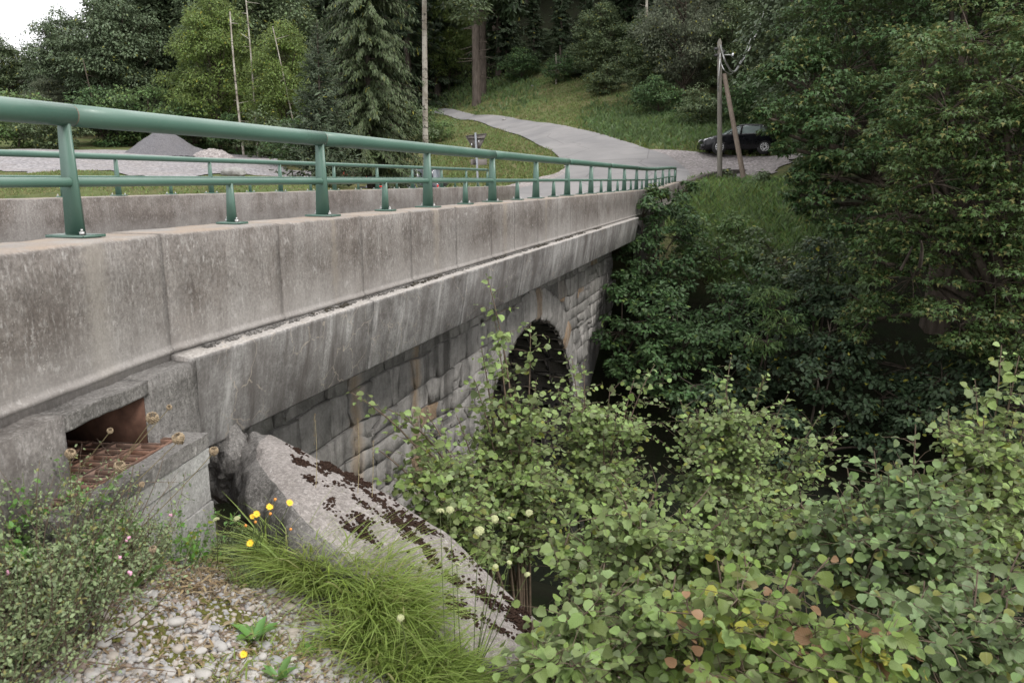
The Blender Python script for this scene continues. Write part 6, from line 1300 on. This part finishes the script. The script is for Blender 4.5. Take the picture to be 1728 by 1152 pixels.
def car(name, label, loc, rz, paint, L=3.9, Wd=1.65, H=1.46, suv=False, glass=None):
    root = empty(name, loc, label, 'car', None, rz); glass = glass or M_glass
    def part(nm, m, mat, smooth=False, par=None):
        me = m.mesh(nm, mat, smooth) if isinstance(m, MB) else m; recalc(me); o = bpy.data.objects.new(nm, me); col.objects.link(o); o.parent = par or root; return o
    hw = Wd / 2; zb = 0.20 if not suv else 0.34; xf = L / 2; R_ = 0.31 if not suv else 0.38; wx = (xf - 0.78, -xf + 0.66)
    # stations from the nose back: x, sill z, belt z, half width
    if not suv: st_ = [(xf, .30, .52, .52), (xf - .05, .20, .66, .68), (xf - .25, .19, .74, .78), (xf - .6, .19, .84, .82), (xf - .98, .19, .93, .82), (0.3, .19, .955, .825), (-.6, .19, .99, .825), (-1.35, .19, 1.02, .82), (-xf + .12, .24, 1.02, .78), (-xf + .02, .30, .96, .70), (-xf, .38, .80, .64)]
    else: st_ = [(xf, .45, .75, .66), (xf - .08, .35, .95, .80), (xf - .5, .34, 1.05, .85), (xf - 1.1, .34, 1.10, .87), (0.2, .34, 1.12, .87), (-1.2, .34, 1.13, .87), (-xf + .15, .36, 1.12, .85), (-xf, .45, 1.0, .80)]
    def ring(x, z0, z1, w_):
        return [np.array([x, y, z]) for y, z in ((-w_ * .90, z0), (-w_, z0 + .10), (-w_ * 1.005, (z0 + z1) / 2 + .02), (-w_ * .97, z1 - .06), (-w_ * .90, z1), (0, z1 + .035), (w_ * .90, z1), (w_ * .97, z1 - .06), (w_ * 1.005, (z0 + z1) / 2 + .02), (w_, z0 + .10), (w_ * .90, z0))]
    body = part('body', MB().loft([ring(*s_) for s_ in st_]), paint, True)
    # cabin: glasshouse below a roof skin
    if not suv: base_x = (xf - 1.02, -xf + .10); top_x = (xf - 1.85, -xf + .42); zB, zT = .95, H
    else: base_x = (xf - 1.15, -xf + .05); top_x = (xf - 1.65, -xf + .25); zB, zT = 1.10, H
    n = 8; rings = []
    for i in range(n + 1):
        f = i / n; z = zB + (zT - .05 - zB) * f; x0 = base_x[0] + (top_x[0] - base_x[0]) * (f ** .85); x1 = base_x[1] + (top_x[1] - base_x[1]) * f ** 1.3; w_ = hw * (.93 - .17 * f)
        rings.append([np.array([x, y, z]) for x, y in ((x0, -w_ * .62), (x0 - .10, -w_ * .92), (x0 - .25, -w_), (x1 + .25, -w_), (x1 + .06, -w_ * .9), (x1, -w_ * .6), (x1, w_ * .6), (x1 + .06, w_ * .9), (x1 + .25, w_), (x0 - .25, w_), (x0 - .10, w_ * .92), (x0, w_ * .62))])
    part('cabin_glass', MB().loft(rings), glass, True)
    w_ = hw * .765; x0, x1 = top_x; rf = []
    for dz, s_, e in ((-.055, 1.0, .03), (-.02, .99, .0), (.012, .93, -.06), (.03, .72, -.2)):
        rf.append([np.array([x, y, zT + dz]) for x, y in ((x0 + e, -w_ * .6 * s_), (x0 - .12 + e, -w_ * .98 * s_), ((x0 + x1) / 2, -w_ * 1.02 * s_), (x1 + .1 - e, -w_ * s_), (x1 - e, -w_ * .6 * s_), (x1 - e, w_ * .6 * s_), (x1 + .1 - e, w_ * s_), ((x0 + x1) / 2, w_ * 1.02 * s_), (x0 - .12 + e, w_ * .98 * s_), (x0 + e, w_ * .6 * s_))])
    part('roof', MB().loft(rf), paint, True)
    for sg in (-1, 1):
        def bar(a, b, r1, nm='pillar', mat=paint): part(nm, MB().loft([[np.array(p) + [dx, dy, 0] for dx, dy in ((-r1, -.02), (r1, -.02), (r1, .02), (-r1, .02))] for p in (a, b)]), mat)
        yb, yt = sg * hw * .925, sg * hw * .77
        bar((base_x[0] - .12, yb, zB), (top_x[0] - .08, yt, zT - .04), .035); bar((base_x[1] + .32, yb, zB), (top_x[1] + .20, yt, zT - .04), .10 if not suv else .07)
        mx = 0.02 if not suv else .15; bar((mx, yb, zB), (mx - .08, yt, zT - .04), .045)
        if not suv: bar((-.98, yb, zB), (-1.02, yt, zT - .04), .03)
        else: bar((-1.0, yb, zB), (-.85, yt, zT - .04), .045, 'pillar', M_lamp)  # pale pillar: a white reflection put into its colour
        mir = part('mirror', MB().box((base_x[0] - .38, sg * (hw + .08), zB + .06), (.13, .20, .13), None, .03), paint)
        for dx in (.32 if not suv else .6, -.62 if not suv else -.5): part('door_handle', MB().box((dx - .2, sg * (Wd / 2 + .005), .84 if not suv else .98), (.16, .03, .025), None, .008), paint)
        part('rub_strip', MB().box((-.05, sg * (Wd / 2 + .004), .52), (1.9, .02, .05), None, .008), M_blackpl)
        hl = part('headlight', MB().loft([[np.array(p) for p in q_] for q_ in ([(xf - .02, sg * .46, .60), (xf - .02, sg * .62, .60), (xf - .06, sg * .62, .70), (xf - .08, sg * .46, .70)], [(xf - .22, sg * .46, .60), (xf - .42, sg * .815, .69), (xf - .50, sg * .80, .815), (xf - .35, sg * .46, .78)])]), M_lamp)
        part('tail_light', MB().box((-xf + .08, sg * (hw - .12), .85), (.12, .14, .28), None, .03), M_red)
        for x in wx:
            arch = MB(); arch.tube(np.array([[x, sg * (hw - .18), R_], [x, sg * (hw + .008), R_]]), R_ + .055, 24); part('wheel_arch', arch, M_blackpl)
            ty = MB(); rr = []
            for r1, y in ((R_ * .62, .10), (R_ * .95, .11), (R_, .07), (R_, -.08), (R_ * .9, -.11)): rr.append([np.array([x + r1 * math.cos(a_), sg * (hw - .085 + y), R_ + r1 * math.sin(a_)]) for a_ in np.arange(28) * 2 * math.pi / 28])
            wh = part('wheel', ty.loft(rr), M_tyre, False); hub = MB().tube(np.array([[x, sg * (hw - .06), R_], [x, sg * (hw + .012), R_]]), R_ * .20, 14)
            for j in range(11):
                a_ = j * 2 * math.pi / 11; hub.box((x + R_ * .42 * math.cos(a_), sg * (hw + .012), R_ + R_ * .42 * math.sin(a_)), (R_ * .48, .02, R_ * .155), [(math.cos(a_), 0, math.sin(a_)), (0, 1, 0), (-math.sin(a_), 0, math.cos(a_))], .005)
            hub.tube(np.array([[x + R_ * .66 * math.cos(a_), sg * (hw + .01), R_ + R_ * .66 * math.sin(a_)] for a_ in np.linspace(0, 2 * math.pi, 29)]), R_ * .05, 6, False); part('wheel_cover', hub, M_rim, False, wh)
    part('bumper', MB().loft([[np.array([xf - .03 + dx, y, z]) for y, z in ((-.62, .24), (.62, .24), (.66, .34), (.66, .46), (-.66, .46), (-.66, .34))] for dx in (-.2, .07)]), paint if not suv else M_blackpl, True)
    if suv:
        for sg in (-1, 1): part('roof_rail', MB().tube(np.array([[top_x[0] - .15, sg * .58, H + .06], [top_x[1] + .1, sg * .58, H + .06]]), .028, 8), M_lamp)
        part('spare_wheel', MB().tube(np.array([[-xf - .2, 0, .95], [-xf, 0, .95]]), .36, 24), M_tyre)
    return root
u, Y = 1238, 42.0; x = at(u, 262, Y)[0]; c = on_ground(u, 262.5, 20); z0 = gz(c[0], c[1]) + .09
car('parked_car', 'black hatchback with silver wheel covers parked behind the utility pole', (c[0] + .12, c[1], z0), R(180), M_blk, 3.72, 1.62, 1.42)
p = at(668, 300, 45); car('parked_car', 'dark grey off road car with white reflections on its pillars half hidden behind the far parapet', (p[0] + .55, 45, -1.26), R(168), M_grey, 4.3, 1.75, 1.86, True, M_glass2)
# red machine behind the tall spruce: a small trailer frame seen only in bits
p = at(597, 292, 44); zg = gz(p[0], 44); rt = empty('red_trailer', (p[0], 44, zg), 'small red trailer mostly hidden behind the spruce branches', 'trailer')
m = MB().box(p * [1, 0, 0] + [0, 44, zg + 1.35], (1.7, 1.1, .28), None, .04); link('tray', m.mesh('tray', M_red), rt)
for dx in (-.75, -.3, .3, .75): link('stake', MB().box((p[0] + dx, 43.45, zg + 1.25), (.07, .07, .45)).mesh('stake', M_red), rt)
for dx in (-.5, .5): link('wheel', MB().tube(np.array([[p[0] + dx, 43.5, zg + .35], [p[0] + dx, 43.7, zg + .35]]), .34, 18).mesh('wheel', M_tyre), rt)
link('drawbar', MB().tube(np.array([[p[0] + .8, 44, zg + .75], [p[0] + 1.9, 44, zg + .6]]), .05, 8).mesh('drawbar', M_red), rt)
# utility pole, strut, cables
pb = on_ground(1215, 293, 20); pb = at(1214.5, 293, 33.3); Yp = pb[1]; pt = at(1214.5, 66, Yp); rt = empty('utility_pole', pb, 'grey weathered wooden utility pole standing in front of the black car', 'pole')
P_ = np.array([pb - [0, 0, 1], pb, (pb + pt) / 2, pt - [0, 0, .12], pt]); link('shaft', tubes('shaft', [(P_, [.105, .105, .095, .085, .03])], M_pole, 14, True), rt)
for dz, dx in ((.38, -.14), (.62, -.12), (.5, .13)): link('bracket', MB().box(pt + [dx, -.05, -dz], (.14, .12, .10), None, .02).mesh('bracket', M_blackpl), rt)
link('crossbar', MB().tube(np.array([pt + [.05, 0, -.6], pt + [.55, -.1, -.62]]), .018, 6).mesh('crossbar', M_bolt), rt); link('insulator', MB().tube(np.array([pt + [.53, -.1, -.66], pt + [.53, -.1, -.55]]), .04, 8).mesh('insulator', M_lamp), rt)
link('cable_cover', MB().tube(np.array([pt + [.02, -.11, -.55], pt + [.0, -.125, -2.0]]), .02, 6).mesh('cable_cover', M_bolt), rt)

a, b = at(1222, 126, Yp), at(1256, 306, Yp - 1.2); rt = empty('pole_strut', b, 'brown wooden strut leaning against the utility pole from the right', 'pole'); b2 = b.copy(); b2[2] = min(b2[2], gz(b[0], b[1])) - .3; link('shaft', tubes('shaft', [(np.array([a, (a + b) / 2, b, b2]), [.085, .095, .10, .10])], M_strut, 14, True), rt)
link('end_cap', MB().tube(np.array([a, a + (a - b) / np.linalg.norm(a - b) * .02]), .08, 14).mesh('end_cap', M_strut), rt)
p2 = at(1352, 60, 60); g2 = gz(p2[0], 60); t2 = at(1352, -75, 60); rt = empty('utility_pole', (p2[0], 60, g2), 'second wooden utility pole on the wooded slope hidden behind the maple', 'pole'); link('shaft', tubes('shaft', [(np.array([[p2[0], 60, g2 - .5], [p2[0], 60, t2[2] + .3]]), [.13, .1])], M_pole, 12), rt)
def cable(lb, pts_, r1):
    P = np.array(pts_); t = np.linspace(0, 1, len(P)); tt = np.linspace(0, 1, 60); Q = []
    n = len(P) - 1
    for x in tt * n:     # Catmull-Rom through the points
        i = min(int(x), n - 1); f = x - i; p0, p1, p2_, p3 = P[max(i - 1, 0)], P[i], P[i + 1], P[min(i + 2, n)]; Q.append(.5 * ((2 * p1) + (-p0 + p2_) * f + (2 * p0 - 5 * p1 + 4 * p2_ - p3) * f * f + (-p0 + 3 * p1 - 3 * p2_ + p3) * f ** 3))
    rt = empty('overhead_cable', P[0], lb, 'cable'); link('wire', tubes('wire', [(np.array(Q), np.full(60, r1))], M_bolt, 6), rt)
cable('thicker overhead cable drooping in a loop from the pole and rising up to the right', [at(1216, 76, Yp - .12), at(1219, 90, Yp - .1), at(1226, 108, Yp), at(1238, 122, Yp + 1), at(1250, 108, Yp + 4), at(1267, 78, Yp + 10), at(1286, 32, 50), at(1300, -8, 55), at(1352, -75, 60)], .035)
cable('thinner inner overhead cable of the loop beside the pole', [at(1214, 92, Yp - .12), at(1217, 108, Yp - .1), at(1226, 122, Yp), at(1240, 120, Yp + 2), at(1262, 78, Yp + 12), at(1290, 10, 55), at(1352, -70, 60)], .018)
cable('thin straight stay wire falling from the pole bracket into the trees', [at(1217, 80, Yp), at(1236, 97, Yp + 12), at(1262, 118, 58)], .014)
# back of a give-way sign
Ys = 31.0; sp_ = at(805, 300, Ys); zg = gz(sp_[0], Ys); top = at(802.3, 224, Ys); rt = empty('give_way_sign', (sp_[0], Ys, zg), 'brownish back of a triangular give way sign on a grey post beside the road', 'traffic sign')
link('post', tubes('post', [(np.array([[sp_[0] + .06, Ys, zg - .3], top]), [.042, .042])], mat_simple('zinc post', (0.36, 0.38, 0.42), 0.5, 0.4), 10), rt)
M_sback = mat_simple('weathered sign back', (0.13, 0.115, 0.105), 0.6, 0.3, 0.2, 6); tri = [at(785.5, 229.5, Ys + .06), at(821.5, 225.5, Ys + .06), at(804.5, 262, Ys + .06)]; c_ = sum(tri) / 3
def rnd_tri(k, dy): 
    out = []
    for i in range(3):
        a_, b_, d_ = tri[i], tri[i - 1], tri[(i + 1) % 3]; out += [a_ + (b_ - a_) * .06, a_ + (c_ - a_) * .03, a_ + (d_ - a_) * .06]
    return [c_ + (p_ - c_) * k + np.array([0, dy, 0]) for p_ in out]
link('plate', recalc(MB().loft([rnd_tri(1.0, 0), rnd_tri(1.0, .012)]).mesh('plate', M_sback)), rt)
rim_ = rnd_tri(1.0, -.012); link('edge_rim', tubes('edge_rim', [(np.array([rim_[i], rim_[(i + 1) % 9]]), [.012, .012]) for i in range(9)], M_sback, 5), rt)
link('bracket', MB().box(at(803.5, 233, Ys + .03), (.62, .03, .05)).mesh('bracket', M_sback), rt); 
for u_, v_ in ((796, 244), (808, 239)): link('sticker', MB().box(at(u_, v_, Ys + .045), (.03, .006, .08)).mesh('sticker', M_lamp), rt)
link('lower_plate', MB().box(at(808, 273.5, Ys + .07), (.62, .015, .22), None, .004).mesh('lower_plate', M_sback), rt)
# heaps on the yard
def heap(name, label, u, v, wpx, hpx, Y, mat, seed, amp, cat, pw=1.0):
    q = np.random.default_rng(seed); c = at(u, v, Y); c[2] = gz(c[0], Y); rx = wpx / 2 / F * Y; h = hpx / F * Y; n = 56; g = np.linspace(-1.25, 1.25, n); X, Yy = np.meshgrid(g, g, indexing='ij'); r1 = np.sqrt(X ** 2 + Yy ** 2); prof = np.clip(1 - r1 ** pw, -0.12, 1)
    z = h * (np.where(r1 < .16, 1 - .16 ** pw - .4 * (.16 - r1) * 0, prof)) ; P = np.stack([c[0] + X * rx, c[1] + Yy * rx * .9, c[2] + z], -1).reshape(-1, 3); P[:, 2] += amp * fbm(P, 1.1, seed) * np.clip(1.2 - r1.ravel(), 0, 1) * .4 + amp * .25 * fbm(P, 5, seed)
    i = (np.arange(n - 1)[:, None] * n + np.arange(n - 1)[None]).ravel(); root = empty(name, c, label, cat); link('heap', mk('heap', P, np.stack([i, i + n, i + n + 1, i + 1], -1), mat, False), root); return root, P
M_pile = mat_gravel('dark grey grit', (0.15, 0.145, 0.155), (0.20, 0.195, 0.205), (0.17, 0.16, 0.165), 22)
heap('gravel_pile', 'tall dark grey cone of gravel on the yard', 279, 262, 128, 44, 56, M_pile, 401, .12, 'gravel pile')
heap('rubble_heap', 'low pale heap of coarse rubble right of the dark gravel cone', 358, 262, 72, 18, 54, M_gravel, 402, .25, 'rubble heap', 1.6)
heap('gravel_pile', 'small dark grey gravel spill between the cone and the pale rubble', 330, 262, 60, 14, 56, M_pile, 403, .1, 'gravel pile', 1.4)
c = on_ground(395, 297, 15); rock('concrete_block', c + [0, 0, .12], (.95, .6, .42), 12, M_block, 3, .12, None, 'pale flat concrete block lying on the yard behind the far railing', 'concrete block')
for (u_, v_, s_, lb) in ((851, 204, .35, 'small white stone at the upper edge of the road'), (898, 147, .3, 'pale stone high on the grass slope'), (1163, 372, .35, 'pale stone lying in the weeds on the far bank')):
    c = on_ground(u_, v_, 12); rock('pale_stone', c + [0, 0, s_ * .2], (s_, s_ * .8, s_ * .7), int(u_), M_block, 2, .2, None, lb, 'stone')
